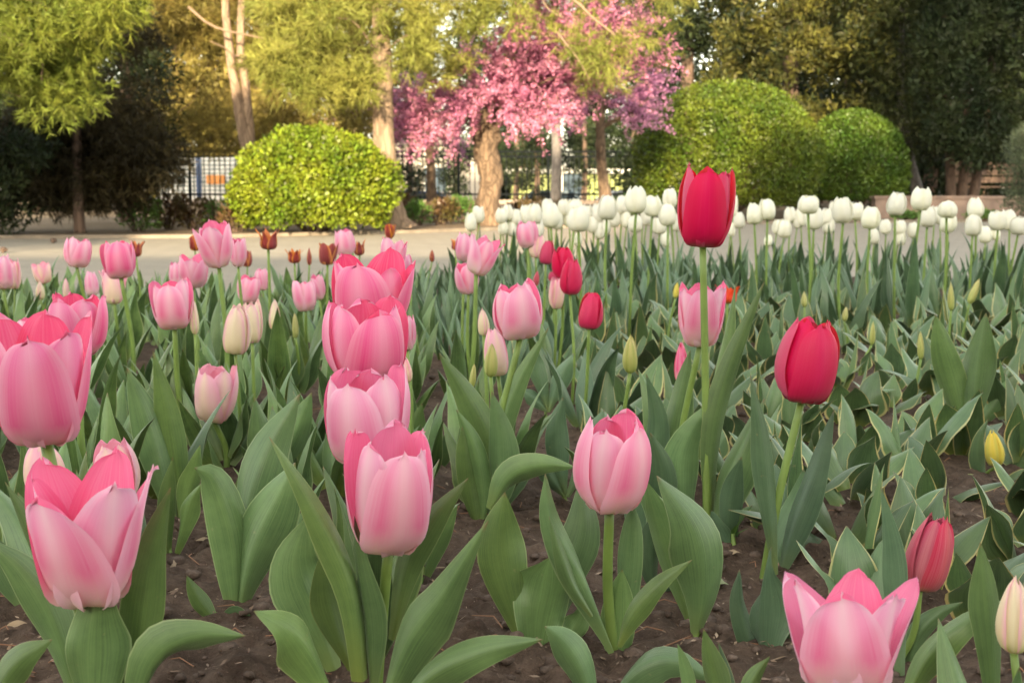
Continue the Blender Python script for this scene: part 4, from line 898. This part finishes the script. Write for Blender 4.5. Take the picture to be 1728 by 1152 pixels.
# --- the other pink tulips: (label, x, y, w, h, shape, colour, depth or 0)
PINKS = [
 ('hot pink open tulip right behind the big cut-off bloom at left', 136, 546, 94, 106, 'cup', 'hot', 1.6),
 ('pink tulip left of two yellowish buds, in front of its leafy row', 293, 512, 70, 84, 'cup', 'pink', 2.1),
 ('cream and pink half open tulip, front one of an overlapping pair', 402, 553, 50, 86, 'closed', 'creamy', 2.0),
 ('cream tulip tucked behind another cream and pink one', 426, 543, 38, 70, 'egg', 'creamy', 2.15),
 ('round pink tulip standing clear against the pavement, upper left', 132, 426, 46, 50, 'cup', 'pink', 0),
 ('hot pink tulip with a maroon tulip touching its right side', 201, 439, 56, 62, 'cup', 'hot', 0),
 ('pale flaring pink tulip below the hot pink one at upper left', 192, 482, 46, 62, 'flare', 'pale', 0),
 ('tallest pink tulip of the left back rows, with a pointed crown', 366, 414, 62, 74, 'wide', 'pink', 0),
 ('pink tulip half hidden behind the right side of the tallest back row pink', 403, 426, 30, 48, 'cup', 'pink', 2.6),
 ('pink tulip opening wide just left below the tallest back row pink', 328, 457, 54, 56, 'wide', 'pink', 0),
 ('small pink tulip peeking out left of a wide opening pink one', 296, 462, 22, 40, 'cup', 'pink', 3.0),
 ('pink tulip at the far left edge, left one of a touching pair', 4, 460, 40, 56, 'cup', 'pink', 3.2),
 ('pale pink tulip at the far left edge, right one of a touching pair', 24, 462, 24, 50, 'egg', 'pale', 3.3),
 ('small pale pink tulip right of the touching pair at the left edge', 73, 460, 33, 36, 'wide', 'pale', 3.6),
 ('small pink bud-shaped tulip under the clear round pink one', 155, 478, 24, 42, 'closed', 'pink', 3.4),
 ('pink tulip between two maroon-orange tulips in front of the plaza', 582, 410, 37, 45, 'cup', 'pink', 0),
 ('pink tulip rising just above the back of the overlapping column', 662, 430, 48, 52, 'wide', 'pink', 2.6),
 ('pink tulip squeezed behind the top of the overlapping column', 682, 450, 30, 44, 'cup', 'pink', 2.7),
 ('pale pink tulip in front of another, left of the column', 514, 499, 41, 52, 'cup', 'pink', 2.9),
 ('pink tulip behind the right shoulder of a pale one, left of the column', 537, 484, 26, 42, 'cup', 'pink', 3.2),
 ('little round pink tulip between the tallest back pink and the maroon ones', 443, 471, 26, 36, 'egg', 'pink', 3.6),
 ('pink tulip below the little round one, above the cream pair', 420, 488, 38, 46, 'cup', 'pink', 3.1),
 ('pink tulip leaning right with a flared side petal, right of the column', 813, 430, 58, 67, 'flare', 'pink', 2.4),
 ('pink tulip hidden behind the left side of the flared leaning one', 786, 418, 36, 46, 'cup', 'pink', 2.7),
 ('pink tulip below the flared leaning one, near its stem', 788, 470, 41, 50, 'cup', 'pink', 2.6),
 ('pink tulip in front of the white bank, left of the small crimson ones', 890, 396, 38, 44, 'cup', 'pink', 3.3),
 ('pale pink closed tulip under the pink one near the white bank', 906, 416, 28, 38, 'egg', 'pale', 3.3),
 ('pale pink slim tulip left of the two overlapping crimson ones', 939, 493, 27, 54, 'egg', 'pale', 2.6),
 ('pale pink bud with a green sheath leaf, low at centre', 837, 594, 42, 80, 'closed', 'pale', 1.75),
 ('pink tulip peeking out right of the third bloom of the column', 686, 560, 34, 60, 'cup', 'pink', 1.9),
 ('small white-pink bud right of the second bloom of the column', 687, 624, 18, 42, 'bud', 'pale', 1.75),
 ('pink tulip low behind the top left bloom by the left edge', 52, 556, 46, 40, 'cup', 'pink', 1.9),
 ('cream-based tulip almost hidden behind the big cut-off bloom', -12, 664, 44, 90, 'cup', 'pale', 1.35),
 ('narrow deep pink bud hidden behind a leaf under the pale crossed tulip', 1149, 612, 26, 68, 'bud', 'hot', 1.85)]
for lab, x, y, ww, hh, sh, mt, d in PINKS:
    tulip('pink_tulip', lab, x, y, ww, hh, sh, mt, d or None, leaves=('green', 3), tilt=(.32, 0) if 'leaning right' in lab else (0, 0), base_dx=-30 if 'leaning right' in lab else None)
REDS = [
 ('small closed crimson tulip lower right of the overlapping crimson pair', 997, 524, 43, 63, 'closed', 'red', 2.2),
 ('crimson tulip in front, lower one of the overlapping crimson pair', 964, 467, 39, 60, 'closed', 'red', 2.5),
 ('crimson tulip behind, upper left one of the overlapping crimson pair', 950, 443, 39, 52, 'egg', 'red', 2.6),
 ('small crimson tulip furthest left of the crimson group at centre', 923, 426, 26, 40, 'closed', 'red', 2.9),
 ('bit of crimson tulip just above the pale slim pink one', 934, 466, 18, 18, 'closed', 'red', 3.0)]
for lab, x, y, ww, hh, sh, mt, d in REDS: tulip('red_tulip', lab, x, y, ww, hh, sh, mt, d, leaves=('blue', 3))
tulip('red_tulip', 'orange-red open tulip low behind the stem of the tallest crimson tulip', 1229, 497, 38, 30, 'lily', 'scarlet', 3.2, leaves=('blue', 3))
MAROON = [
 ('orange-edged maroon tulip, widest of its kind, left in front of the yellow dome', 454, 404, 38, 34, 'lily', 3.0),
 ('orange-edged maroon tulip left of the tallest back row pink', 330, 411, 22, 24, 'wide', 4.2),
 ('orange-edged maroon tulip right behind the hot pink tulip at left', 231, 419, 24, 28, 'lily', 3.6),
 ('small dark maroon tulip right of the tallest back row pink', 417, 437, 18, 26, 'cup', 4.2),
 ('dull red low maroon tulip between the widest one and the large dark one', 497, 432, 28, 24, 'lily', 4.0),
 ('large dark maroon tulip with yellow tips, left of a pink tulip', 553, 429, 34, 36, 'wide', 3.2),
 ('orange-tipped maroon tulip right of the pink tulip by the plaza', 606, 418, 24, 26, 'lily', 4.0),
 ('small maroon tulip standing highest, before the straight pine trunk', 658, 391, 19, 24, 'wide', 4.4),
 ('small orange-edged maroon tulip left of the flared leaning pink', 769, 413, 18, 18, 'lily', 4.4)]
for lab, x, y, ww, hh, sh, d in MAROON: tulip('maroon_tulip', lab, x, y, ww, hh, sh, 'maroon', d, leaves=('slim', 3), lscale=.8)
BUDS = [
 ('yellowish bud right of the pink tulip left of the cream pair', 328, 535, 17, 58, 'creamy', 2.1), ('yellow-cream bud right of the cream pair', 463, 531, 21, 50, 'creamy', 2.5),
 ('slim green-yellow bud right of the other yellow-cream bud', 499, 549, 12, 42, 'budpetal', 2.5), ('yellow-cream bud left of the pink cup with a cream base', 816, 543, 21, 46, 'creamy', 1.8),
 ('tiny green-yellow bud low beside the centre pale bud', 798, 634, 12, 40, 'budpetal', 1.8), ('green-yellow bud at far left below the small pale pink tulip', 69, 490, 16, 31, 'creamy', 3.3),
 ('pale peach bud at left between two upright leaves', 112, 486, 12, 33, 'pale', 3.5), ('green sheathed bud in front of the low pale pink bud', 829, 608, 24, 56, 'budpetal', 1.7),
 ('olive bud with a pink tip among cream-edged leaves at centre', 1063, 597, 27, 64, 'budpetal', 1.75), ('yellow bud clasped by leaves near the right edge', 1677, 756, 34, 62, 'yellow', 1.9),
 ('large cream-green bud cut by the right edge at the bottom', 1712, 1036, 66, 130, 'creamy', .86), ('slim maroon bud left of the large dark maroon tulip', 522, 433, 9, 29, 'maroon', 4.2),
 ('slim maroon bud behind the narrow leaves right of the column', 729, 432, 9, 20, 'maroon', 4.3), ('small maroon bud touching the right shoulder of the column', 693, 464, 9, 26, 'maroon', 3.6),
 ('small yellow bud between the crimson group and the pale crossed tulip', 1141, 490, 11, 26, 'yellow', 3.2), ('green bud at right, left of the other slim green ones', 1357, 505, 11, 26, 'budpetal', 3.4),
 ('green bud standing by the upper right of the round crimson tulip', 1426, 530, 11, 24, 'budpetal', 3.2), ('tall slim green bud right of centre behind big paired leaves', 1603, 500, 12, 48, 'budpetal', 3.0),
 ('leaning green bud upper right beside the tall slim one', 1643, 490, 14, 44, 'budpetal', 3.2), ('slim green bud on a thin stem left of the big paired leaves', 1552, 582, 12, 48, 'budpetal', 2.5),
 ('short pale green bud between cream-edged leaves right of the round crimson', 1471, 562, 10, 40, 'budpetal', 2.9), ('reddish closed bud behind the pink tulips near the white bank', 905, 470, 11, 26, 'brick', 3.1)]
for lab, x, y, ww, hh, mt, d in BUDS:
    lib = 'cream' if x > 1100 and d > 1 else ('slim' if mt == 'maroon' else 'green')
    tb = tulip('tulip_bud', lab, x, y, ww, hh, 'bud', mt, d, leaves=None if 'clasped' in lab else (lib, 3), cat='tulip bud', lscale=.8 if x > 1100 else 1, tilt=(.35, 0) if 'leaning' in lab else (0, 0))
    if 'clasped' in lab:
        px_leaf(tb, [(1676, 840), (1655, 790), (1652, 745), (1668, 706)], 30, 1.92, mat='varie'); px_leaf(tb, [(1686, 845), (1712, 800), (1726, 765), (1736, 730)], 36, 1.96, mat='varie', roll=15)
        px_leaf(tb, [(1680, 850), (1690, 830), (1730, 800), (1760, 810)], 30, 1.87, mat='varie'); px_leaf(tb, [(1670, 850), (1655, 830), (1640, 812), (1622, 800)], 34, 1.88, mat='varie')
t = thing('young_tulip', 'pair of broad upright green leaves at right, taller than the cream-edged ones', 'tulip plant', at(1640, 725, 2.25)); t.location.z = 0
px_leaf(t, [(1628, 735), (1610, 660), (1590, 590), (1578, 530)], 54, 2.25, pw=1.6); px_leaf(t, [(1640, 735), (1650, 650), (1656, 590), (1664, 528)], 62, 2.24, pw=1.6); px_leaf(t, [(1640, 730), (1680, 680), (1700, 640)], 34, 2.3)
ALL.append(tuple(t.location[:2]))

# --- leafy plants without flowers in front, leaf by leaf
def leafy(label, bx, by, d, leaves, mat='leaf'):
    b = at(bx, by, d); b.z = soil_z(b.x, b.y); t = thing('young_tulip', label, 'tulip plant', b)
    for pts, wpx, kw in leaves: px_leaf(t, pts, wpx, d, **{'mat': mat, 'base': .17, 'peak': .52, **kw})
    stem_part(t, Vector(at(leaves[0][0][1][0], leaves[0][0][1][1], d + .014)) * .4 + t.location * .6 - t.location, Vector((0, 0, 0)), .0042, .002)
    ALL.append((b.x, b.y)); return t
leafy('flowerless tulip with broad leaves on a thick stalk, front left on bare soil', 398, 1050, 1.26,
      [([(398, 1060), (400, 985), (392, 900), (360, 810), (328, 789)], 80, dict(roll=-15)), ([(400, 1050), (425, 940), (465, 850), (498, 780)], 100, dict(roll=10)), ([(400, 1000), (416, 870), (450, 760), (506, 664)], 96, dict(based=.02, tipd=.06))])
leafy('little flowerless tulip with one pointed leaf on the front left soil', 372, 1052, 1.22, [([(372, 1060), (350, 1030), (330, 1000), (315, 970)], 34, {}), ([(372, 1060), (395, 1040), (425, 1038)], 34, dict(roll=-40))])
leafy('flowerless tulip with a blunt crumpled leaf, left of the single pink cup', 908, 1090, 1.17,
      [([(890, 1100), (858, 985), (846, 905), (852, 830)], 92, dict(roll=-10)), ([(905, 1150), (912, 1050), (924, 990), (930, 938)], 108, dict(fold=.25, wave=.35, pw=3.2)), ([(930, 1090), (962, 970), (985, 890), (978, 812)], 86, dict(based=.03, tipd=.05)), ([(915, 1120), (955, 1080), (980, 1040), (985, 1000)], 44, dict(wave=.4))])
leafy('flowerless tulip with leaves arching low along the bottom edge at centre', 1000, 1160, 1.0,
      [([(1012, 1230), (985, 1140), (952, 1085), (919, 1056)], 66, {}), ([(1000, 1240), (1062, 1140), (1130, 1112), (1210, 1150)], 78, dict(roll=30))])
leafy('flowerless tulip with one big drooping leaf, right of the single pink cup', 1172, 1066, 1.22,
      [([(1174, 1075), (1188, 985), (1172, 890), (1108, 802)], 104, dict(roll=-12, peak=.55)), ([(1165, 1060), (1135, 960), (1112, 880), (1090, 810)], 70, dict(based=.05, tipd=.05)), ([(1140, 980), (1126, 920), (1108, 860), (1062, 800)], 60, dict(based=.1, tipd=.12))])
leafy('flowerless tulip with one big blue-green leaf left of the brick red tulip', 1290, 1110, 1.16,
      [([(1292, 1160), (1284, 1060), (1288, 985), (1302, 922)], 88, dict(pw=1.35, peak=.4, base=.35, roll=30, wave=.35)), ([(1290, 1160), (1268, 1090), (1250, 1020), (1248, 960)], 44, dict(roll=-25, base=.35, based=.02, tipd=.03)), ([(1300, 1150), (1330, 1060), (1322, 1000)], 60, dict(based=.04))], 'leafblue')
leafy('tall narrow spear leaf standing near the bottom right corner', 1676, 1220, .92, [([(1680, 1260), (1672, 1090), (1664, 1000), (1654, 914)], 60, {}), ([(1690, 1250), (1730, 1160), (1760, 1100)], 40, dict(roll=20))])
leafy('young tulip with a yellowing leaf at the bottom edge right of centre', 1240, 1200, .96, [([(1250, 1230), (1232, 1150), (1212, 1082)], 20, dict(mat='varie')), ([(1244, 1230), (1300, 1180), (1330, 1160)], 30, {})])
leafy('clump of upright leaves directly behind the single crumpled leaf at centre', 812, 900, 1.60, [([(812, 905), (815, 830), (800, 750), (770, 690)], 44, {}), ([(815, 905), (840, 820), (845, 740), (830, 660)], 60, dict(roll=20)), ([(810, 905), (796, 840), (786, 770), (780, 720)], 40, {})])

leafy('flowerless tulip with three upright leaves left of the alone apricot-fronted pink', 296, 880, 1.62,
      [([(298, 895), (272, 790), (244, 700), (214, 620)], 64, dict(roll=-12)), ([(302, 895), (300, 800), (284, 700), (258, 592)], 54, dict(roll=15, based=.02)), ([(306, 895), (318, 840), (330, 790), (338, 750)], 40, {})])
leafy('flowerless tulip with narrow leaves between the corner tulip and the thick stalk', 288, 935, 1.48, [([(286, 950), (280, 890), (284, 830), (292, 770)], 34, {}), ([(290, 950), (306, 890), (318, 850), (340, 815)], 40, dict(roll=20))])
leafy('flowerless tulip with a wide leaf bending toward the overlapping column', 446, 850, 1.72, [([(446, 862), (468, 790), (500, 730), (526, 662)], 70, dict(roll=10)), ([(444, 862), (444, 790), (440, 730), (430, 670)], 54, {}), ([(440, 862), (420, 820), (404, 790)], 40, dict(roll=-20))])
leafy('flowerless tulip with crossing leaves at the left edge below the pale bud', 40, 1010, 1.28, [([(50, 1030), (60, 960), (52, 890), (30, 830)], 56, dict(based=.04, tipd=.05)), ([(40, 1030), (10, 960), (-20, 900)], 60, {}), ([(60, 1030), (90, 960), (110, 900)], 44, dict(based=.04))])
leafy('flowerless tulip with upright leaves on the bare strip behind the column, right side', 728, 800, 1.95, [([(728, 805), (716, 760), (706, 715), (712, 680)], 34, {}), ([(730, 805), (744, 770), (760, 735), (774, 700)], 36, dict(roll=20)), ([(730, 805), (728, 750), (735, 710)], 26, {})])
leafy('flowerless tulip in the bare gap left of the small closed crimson tulip', 925, 690, 2.3, [([(925, 695), (912, 650), (900, 610), (905, 580)], 34, {}), ([(926, 695), (938, 655), (952, 620), (968, 596)], 36, dict(roll=20)), ([(924, 695), (900, 670), (880, 655)], 28, {})], 'leafblue')
leafy('flowerless tulip in the bare gap behind the single pink cup, upright leaves', 955, 830, 1.75, [([(955, 838), (944, 780), (940, 720), (950, 670)], 44, {}), ([(957, 838), (985, 780), (1000, 730), (1020, 690)], 44, dict(roll=20)), ([(953, 838), (925, 800), (905, 770)], 34, {})], 'leafblue')
leafy('flowerless tulip low between the thick stalk and the front column leaves', 505, 960, 1.42, [([(505, 968), (494, 920), (480, 880), (482, 850)], 44, {}), ([(507, 968), (526, 930), (545, 900), (556, 868)], 40, dict(roll=20))])
leafy('flowerless tulip right of the single pink cup stem, low leaves', 1112, 1010, 1.33, [([(1112, 1018), (1098, 960), (1094, 910), (1100, 870)], 44, {}), ([(1114, 1018), (1132, 970), (1150, 930)], 34, dict(roll=20))], 'leafblue')
leafy('flowerless tulip left of the leaning round crimson tulip stem', 1240, 930, 1.48, [([(1240, 938), (1230, 880), (1238, 820), (1252, 770)], 44, dict(based=.02)), ([(1238, 938), (1215, 900), (1200, 860)], 34, {})], 'leafblue')
leafy('flowerless tulip right of the front bloom of the column, short leaves', 712, 985, 1.38, [([(712, 995), (728, 930), (752, 880), (772, 850)], 40, dict(roll=15)), ([(710, 995), (700, 940), (690, 900)], 34, {})])
leafy('flowerless tulip with broad dark leaves behind the stem of the tallest crimson', 1090, 940, 1.52, [([(1090, 955), (1110, 880), (1120, 800), (1098, 730)], 62, dict(based=.03)), ([(1088, 955), (1070, 880), (1072, 820), (1060, 770)], 50, {})], 'leafblue')
leafy('flowerless tulip with low leaves at the left of the crumpled one', 780, 1010, 1.36, [([(785, 1020), (800, 960), (830, 910), (842, 880)], 40, dict(based=.06, tipd=.08))])

# --- white tulips
WHITES = [(795,375,20,30),(808,362,19,28),(846,364,20,26),(857,359,18,26),(849,384,16,24),(864,386,17,26),(870,367,22,28),(885,363,20,32),(902,361,26,34),(908,386,20,30),(930,364,30,40),(924,348,20,24),(950,350,20,26),
 (970,352,28,32),(976,370,36,42),(960,368,20,30),(1001,378,22,30),(1008,360,22,32),(1025,351,32,40),(1012,389,18,28),(1022,382,18,28),(1037,368,20,30),(1050,346,22,30),(1056,370,18,28),(1073,338,35,44),(1072,378,24,28),
 (1101,348,29,34),(1090,366,18,28),(1112,381,24,28),(1126,363,30,36),(1130,335,24,32),(1142,376,18,28),(975,404,14,22),(1123,404,16,26),(1238,348,14,34),(1234,386,14,26),(1247,372,20,26),(1274,361,28,34),(1294,354,28,34),
 (1296,406,14,20),(1311,383,16,24),(1323,386,23,30),(1333,363,20,26),(1364,346,34,30),(1351,366,18,32),(1374,368,29,38),(1395,366,22,28),(1398,380,20,28),(1421,355,35,42),(1444,356,24,30),(1469,368,31,36),(1474,399,18,26),
 (1494,383,19,24),(1512,345,32,38),(1518,384,20,24),(1520,401,16,26),(1540,388,18,26),(1554,336,33,38),(1565,366,28,34),(1576,362,18,26),(1598,354,32,28),(1599,376,27,32),(1646,351,27,32),(1642,381,28,34),(1662,396,22,28),
 (1680,394,14,22),(1683,372,28,34),(1702,371,24,34),(1718,381,28,30),(1345,372,14,26),(1408,352,18,24),(1586,366,16,24),(940,372,20,30),(990,360,18,28),(1085,345,18,26)]
ZON = [(0, 840, 'left of the gnarled trunk, apart from the bank'), (840, 915, 'at the left end of the white bank'), (915, 965, 'right of the gnarled trunk in the white bank'), (965, 1018, 'below the slim trees by the fence'), (1018, 1062, 'below the slender redbud trunk'),
       (1062, 1145, 'between the slender redbud and the tallest crimson tulip'), (1145, 1260, 'just right of the tallest crimson tulip'), (1260, 1345, 'below the right half of the largest dome'), (1345, 1410, 'below the gap between the two right domes'),
       (1410, 1500, 'below the smaller dome bush'), (1500, 1560, 'below the pale green bin'), (1560, 1625, 'below the leaning grey trunk'), (1625, 1760, 'at the right end of the white bank')]
cnt = {}
for x, y, ww, hh in sorted(WHITES):
    z = next(q for q in ZON if q[0] <= x < q[1]); cnt[z[2]] = cnt.get(z[2], 0) + 1
    d = min(5.6, max(3.35, FPX * .054 / ww)); d = min(d, bed_far(at(x, YH, d).x) - .12)
    size = 'large' if ww >= 30 else 'small' if ww < 20 else 'mid-sized'
    tulip('white_tulip', '%s white tulip %s, %s from left' % (size, z[2], nth[cnt[z[2]] - 1]), x, y, ww, hh, 'round' if (x + y) % 5 else 'egg', 'white', d, base_dx=rnd.uniform(-9, 9), leaves=('blue' if x % 2 else 'slim', 3), group='white tulips in the far bank', lscale=1.28)

# --- flowerless plants filling the bed
def fill(kind, n, region, libs, scale, mind, desc, cat, group, seed, nl=(3, 4)):
    r = random.Random(seed); made = []; tries = 0
    while len(made) < n and tries < n * 80:
        tries += 1; px, d = region(r)
        p = at(px, YH, d); p.z = 0
        if p.y > bed_far(p.x) - .06: continue
        if any((p.x - a) ** 2 + (p.y - b) ** 2 < mind * mind for a, b in ALL): continue
        yt = YH + (HC - (.17 if kind != 'variegated_tulip' else .14)) * FPX / d
        if 1655 < px < 1760 and 1.55 < d < 1.95: continue
        if any(d < D - .02 and abs(px - X) < hw + 75 / d and yt < Y - 6 for X, Y, hw, D in BLOOMS): continue
        ALL.append((p.x, p.y)); made.append((p, px, d))
    rows = {}
    for p, px, d in made: rows.setdefault(round(math.log(d / 1.2) / .09), []).append((px, p, d))
    ks = sorted(rows)
    for ri, k in enumerate(ks):
        for ci, (px, p, d) in enumerate(sorted(rows[k], key=lambda q: q[0])):
            p.z = soil_z(p.x, p.y) - .003
            t = thing(kind, '%s, %s from left in %s row from front' % (desc, ord_(ci), ord_(ri)), cat, p, group); rr = random.Random(int(px * 13 + d * 1000))
            for li, (lib, a, b) in enumerate(libs):
                m = rr.randint(a, b)
                if m: auto_leaves(t, lib, m, rr, scale * rr.uniform(.8, 1.18) * (1 + .13 * max(0, d - 2) if kind == 'variegated_tulip' else 1))
def reg_left(r):
    d = 1.40 * (4.8 / 1.40) ** r.random(); px = r.uniform(-260, 700)
    while (690 < px + (d - 1.5) * 8 and d < 2.6) or (500 < px < 590 and 1.3 < d < 1.75) or (260 < px < 340 and d < 1.55): px = r.uniform(-260, 700); d = 1.45 * (4.8 / 1.45) ** r.random()
    return px, d
def reg_mid(r): return r.uniform(690, 900), r.uniform(2.5, 5.2)
def reg_right(r):
    d = 1.22 * (4.3 / 1.22) ** (r.random() ** 1.3); lo = 1420 if d < 1.5 else 1010 if d < 2.5 else 880
    return r.uniform(lo, 2020), d
def reg_back(r): return r.uniform(850, 1960), r.uniform(3.6, 5.9)
fill('young_tulip', 180, reg_left, [('green', 3, 5)], 1.0, .080, 'flowerless green tulip at left', 'tulip plant', 'flowerless green tulips in the left half', 21)
fill('young_tulip', 46, reg_mid, [('slim', 3, 5)], .85, .10, 'narrow flowerless tulip at centre', 'tulip plant', 'narrow leaved tulips at the centre', 22)
fill('variegated_tulip', 270, reg_right, [('cream', 3, 4), ('creamup', 0, 1)], 1.10, .080, 'cream-edged tulip at right', 'tulip plant', 'cream-edged tulips in the right half', 23)
fill('young_tulip', 105, reg_back, [('blue', 2, 4), ('slim', 1, 1)], .95, .09, 'flowerless tulip under white bank', 'tulip plant', 'flowerless tulips under the white bank', 24)

# ------------------------------------------------------------------ litter on the soil
M['dry'] = foliage('dry_leaf', (0.30, 0.20, 0.12), (0.42, 0.33, 0.22), 9.0, 0.15, 0.8)
M['dry_green'] = foliage('faded_green_leaf', (0.22, 0.26, 0.14), (0.34, 0.36, 0.20), 9.0, 0.2, 0.7)
M['clod'] = earthmat('clod', (0.09, 0.062, 0.047), (0.21, 0.155, 0.12), (0.3, 0.22, 0.16), 60.0, 0.004)
def litter():
    n = 9000; d = 0.9 * (4.2 / 0.9) ** RG.random(n); x = (RG.random(n) * 1900 - 950) / FPX * d
    z = np.array([soil_z(a, b) for a, b in zip(x, d)]) + .0025
    c = np.stack([x, d, z], 1); L = (.0014 + .0055 * RG.random((n, 1)) ** 3); a = RG.random(n) * 6.28
    u = np.stack([np.cos(a), np.sin(a), RG.normal(size=n) * .35], 1); v = np.stack([-np.sin(a), np.cos(a), RG.normal(size=n) * .35], 1)
    V = np.stack([c - u * L, c - v * L * .3, c + u * L, c + v * L * .3 + u * L * .3], 1).reshape(-1, 3)
    o = link('soil_litter', mesh_np('soil_litter', V, np.arange(n * 4).reshape(-1, 4), smooth=False), foliage('chip', (0.16, 0.10, 0.065), (0.34, 0.25, 0.18), 60.0, 0.1, 0.8, 0.6)); o['kind'] = 'stuff'
    mb = MB()
    for i in range(240):
        dd = 0.95 * (3.4 / 0.95) ** rnd.random(); xx = rnd.uniform(-.42, .42) * dd; aa = rnd.uniform(0, 6.28); l = rnd.uniform(.012, .05); zz = soil_z(xx, dd) + .004
        mb.tube([(xx, dd, zz), (xx + l * .5 * math.cos(aa), dd + l * .5 * math.sin(aa), zz + .004), (xx + l * math.cos(aa + .3), dd + l * math.sin(aa + .3), zz)], [.0006, .0006, .0004], 4, cap=False)
    o = mb.build('dry_needles', plain('dry_needle', (0.30, 0.15, 0.08), 0.8)); o['kind'] = 'stuff'
    V = []; F = []
    ico = [(0,0,1),(.894,0,.447),(.276,.851,.447),(-.724,.526,.447),(-.724,-.526,.447),(.276,-.851,.447),(.724,.526,-.447),(-.276,.851,-.447),(-.894,0,-.447),(-.276,-.851,-.447),(.724,-.526,-.447),(0,0,-1)]
    fi = [(0,1,2),(0,2,3),(0,3,4),(0,4,5),(0,5,1),(1,6,2),(2,7,3),(3,8,4),(4,9,5),(5,10,1),(6,7,2),(7,8,3),(8,9,4),(9,10,5),(10,6,1),(11,7,6),(11,8,7),(11,9,8),(11,10,9),(11,6,10)]
    for i in range(3200):
        dd = 0.95 * (4.0 / 0.95) ** rnd.random(); xx = rnd.uniform(-.42, .42) * dd; s = .0015 + .009 * rnd.random() ** 4; zz = soil_z(xx, dd); b = len(V)
        for p in ico: V.append((xx + p[0]*s*rnd.uniform(.7,1.3), dd + p[1]*s*rnd.uniform(.7,1.3), zz + s*.2 + p[2]*s*rnd.uniform(.4,.8)))
        F += [tuple(b + k for k in f) for f in fi]
    o = link('soil_crumbs', mesh_np('soil_crumbs', V, F), M['clod']); o['kind'] = 'stuff'
litter()
def dead_leaf(label, x, y, lpx, mat, ang, curl):
    d = FPX * HC / (y - YH); p = at(x, y, d); p.z = soil_z(p.x, p.y) + .004; L = lpx / FPX * d
    n = 9; sp = np.array([(L * (t - .5), 0, .12 * L * math.sin(3.14 * t) * (1 + curl)) for t in np.linspace(0, 1, n)])
    V, F, UV = leaf_geo(sp, np.array([(0, 1, .25 * math.sin(5 * t)) for t in np.linspace(0, 1, n)]), L * .5, .3 + curl, .3, x, 7, .1, .5, 1.6)
    o = link('fallen_leaf', mesh_np('fallen_leaf', V, F, UV), M[mat], loc=p); o.rotation_euler = (0, 0, ang); tag(o, label, 'fallen leaf', 'fallen leaves on the soil')
for q in [('faded green fallen leaf behind the second bloom of the column', 549, 773, 38, 'dry_green', .3, .1), ('dry tan fallen leaf on the soil right of the column', 742, 901, 34, 'dry_green', .1, .1), ('tan curled leaf on the soil right of the front column bloom', 763, 911, 26, 'dry', 1.0, .3),
          ('orange-brown dead leaf behind the big right leaf of the front column tulip', 742, 970, 36, 'dry', .5, .4), ('small pale green fallen leaf lying flat, lower centre', 776, 1002, 30, 'dry_green', -.2, 0.0), ('curled tan dead leaf standing on edge, lower centre', 762, 1056, 34, 'dry', 1.2, .7),
          ('yellow fallen leaf right of the big drooping leaf', 1212, 996, 44, 'dry_green', -.7, .2), ('pale tan fallen leaf near the little green seedling', 1238, 952, 30, 'dry', -.5, .1), ('whitish chip of dry leaf left of the green seedling', 1212, 909, 18, 'dry', .4, .2),
          ('tan fallen leaf on the left soil by the thick stalk', 345, 912, 30, 'dry', .2, .2), ('faded green fallen leaf on the left soil by the thick stalk', 358, 908, 26, 'dry_green', .9, .1), ('curled brown leaf at the bottom left corner', 30, 1078, 34, 'dry', .3, .8),
          ('faded leaf in the cream-edged bed under the broad paired leaves', 1640, 697, 30, 'dry_green', .3, .2), ('pale fallen leaf between cream-edged plants at right', 1466, 676, 16, 'dry', .1, .2)]: dead_leaf(*q)
for lab, x, y in (('brown pine cone lying on the plaza at the far left edge', 6, 424), ('brown pine cone lying on the plaza at left, further one', 90, 408)):
    d = FPX * (HC + .02) / (y - YH); p = at(x, y, d); mb = MB(); p.z = -.028
    mb.tube([(-.02, 0, .02), (-.008, 0, .022), (.012, 0, .022), (.03, 0, .02)], [.010, .021, .019, .004], 9, .5, 90); tag(mb.build('pine_cone', M['bark_dark'], loc=p), lab, 'pine cone')
# little seedlings
def seedling(label, x, y, hpx, n=6):
    d = FPX * HC / (y - YH); p = at(x, y, d); p.z = soil_z(p.x, p.y); t = thing('seedling', label, 'weed', p); h = hpx / FPX * d
    for i in range(n):
        V, F, UV = leaf_local(h * rnd.uniform(.7, 1.1), h * .30, rnd.uniform(.2, .9), .6, rnd, .3, 0, .1, 8, 5)
        me = mesh_np('leaf', V, F, UV); me.materials.append(M['weed']); o = bpy.data.objects.new('leaf', me); COL.objects.link(o); o.parent = t; o.rotation_euler = (0, 0, i * 1.1 + rnd.random())
seedling('tiny bright green seedling right of the big drooping leaf', 1230, 932, 40); seedling('tiny seedling with narrow leaves right of the front column tulip', 698, 1004, 48, 4)
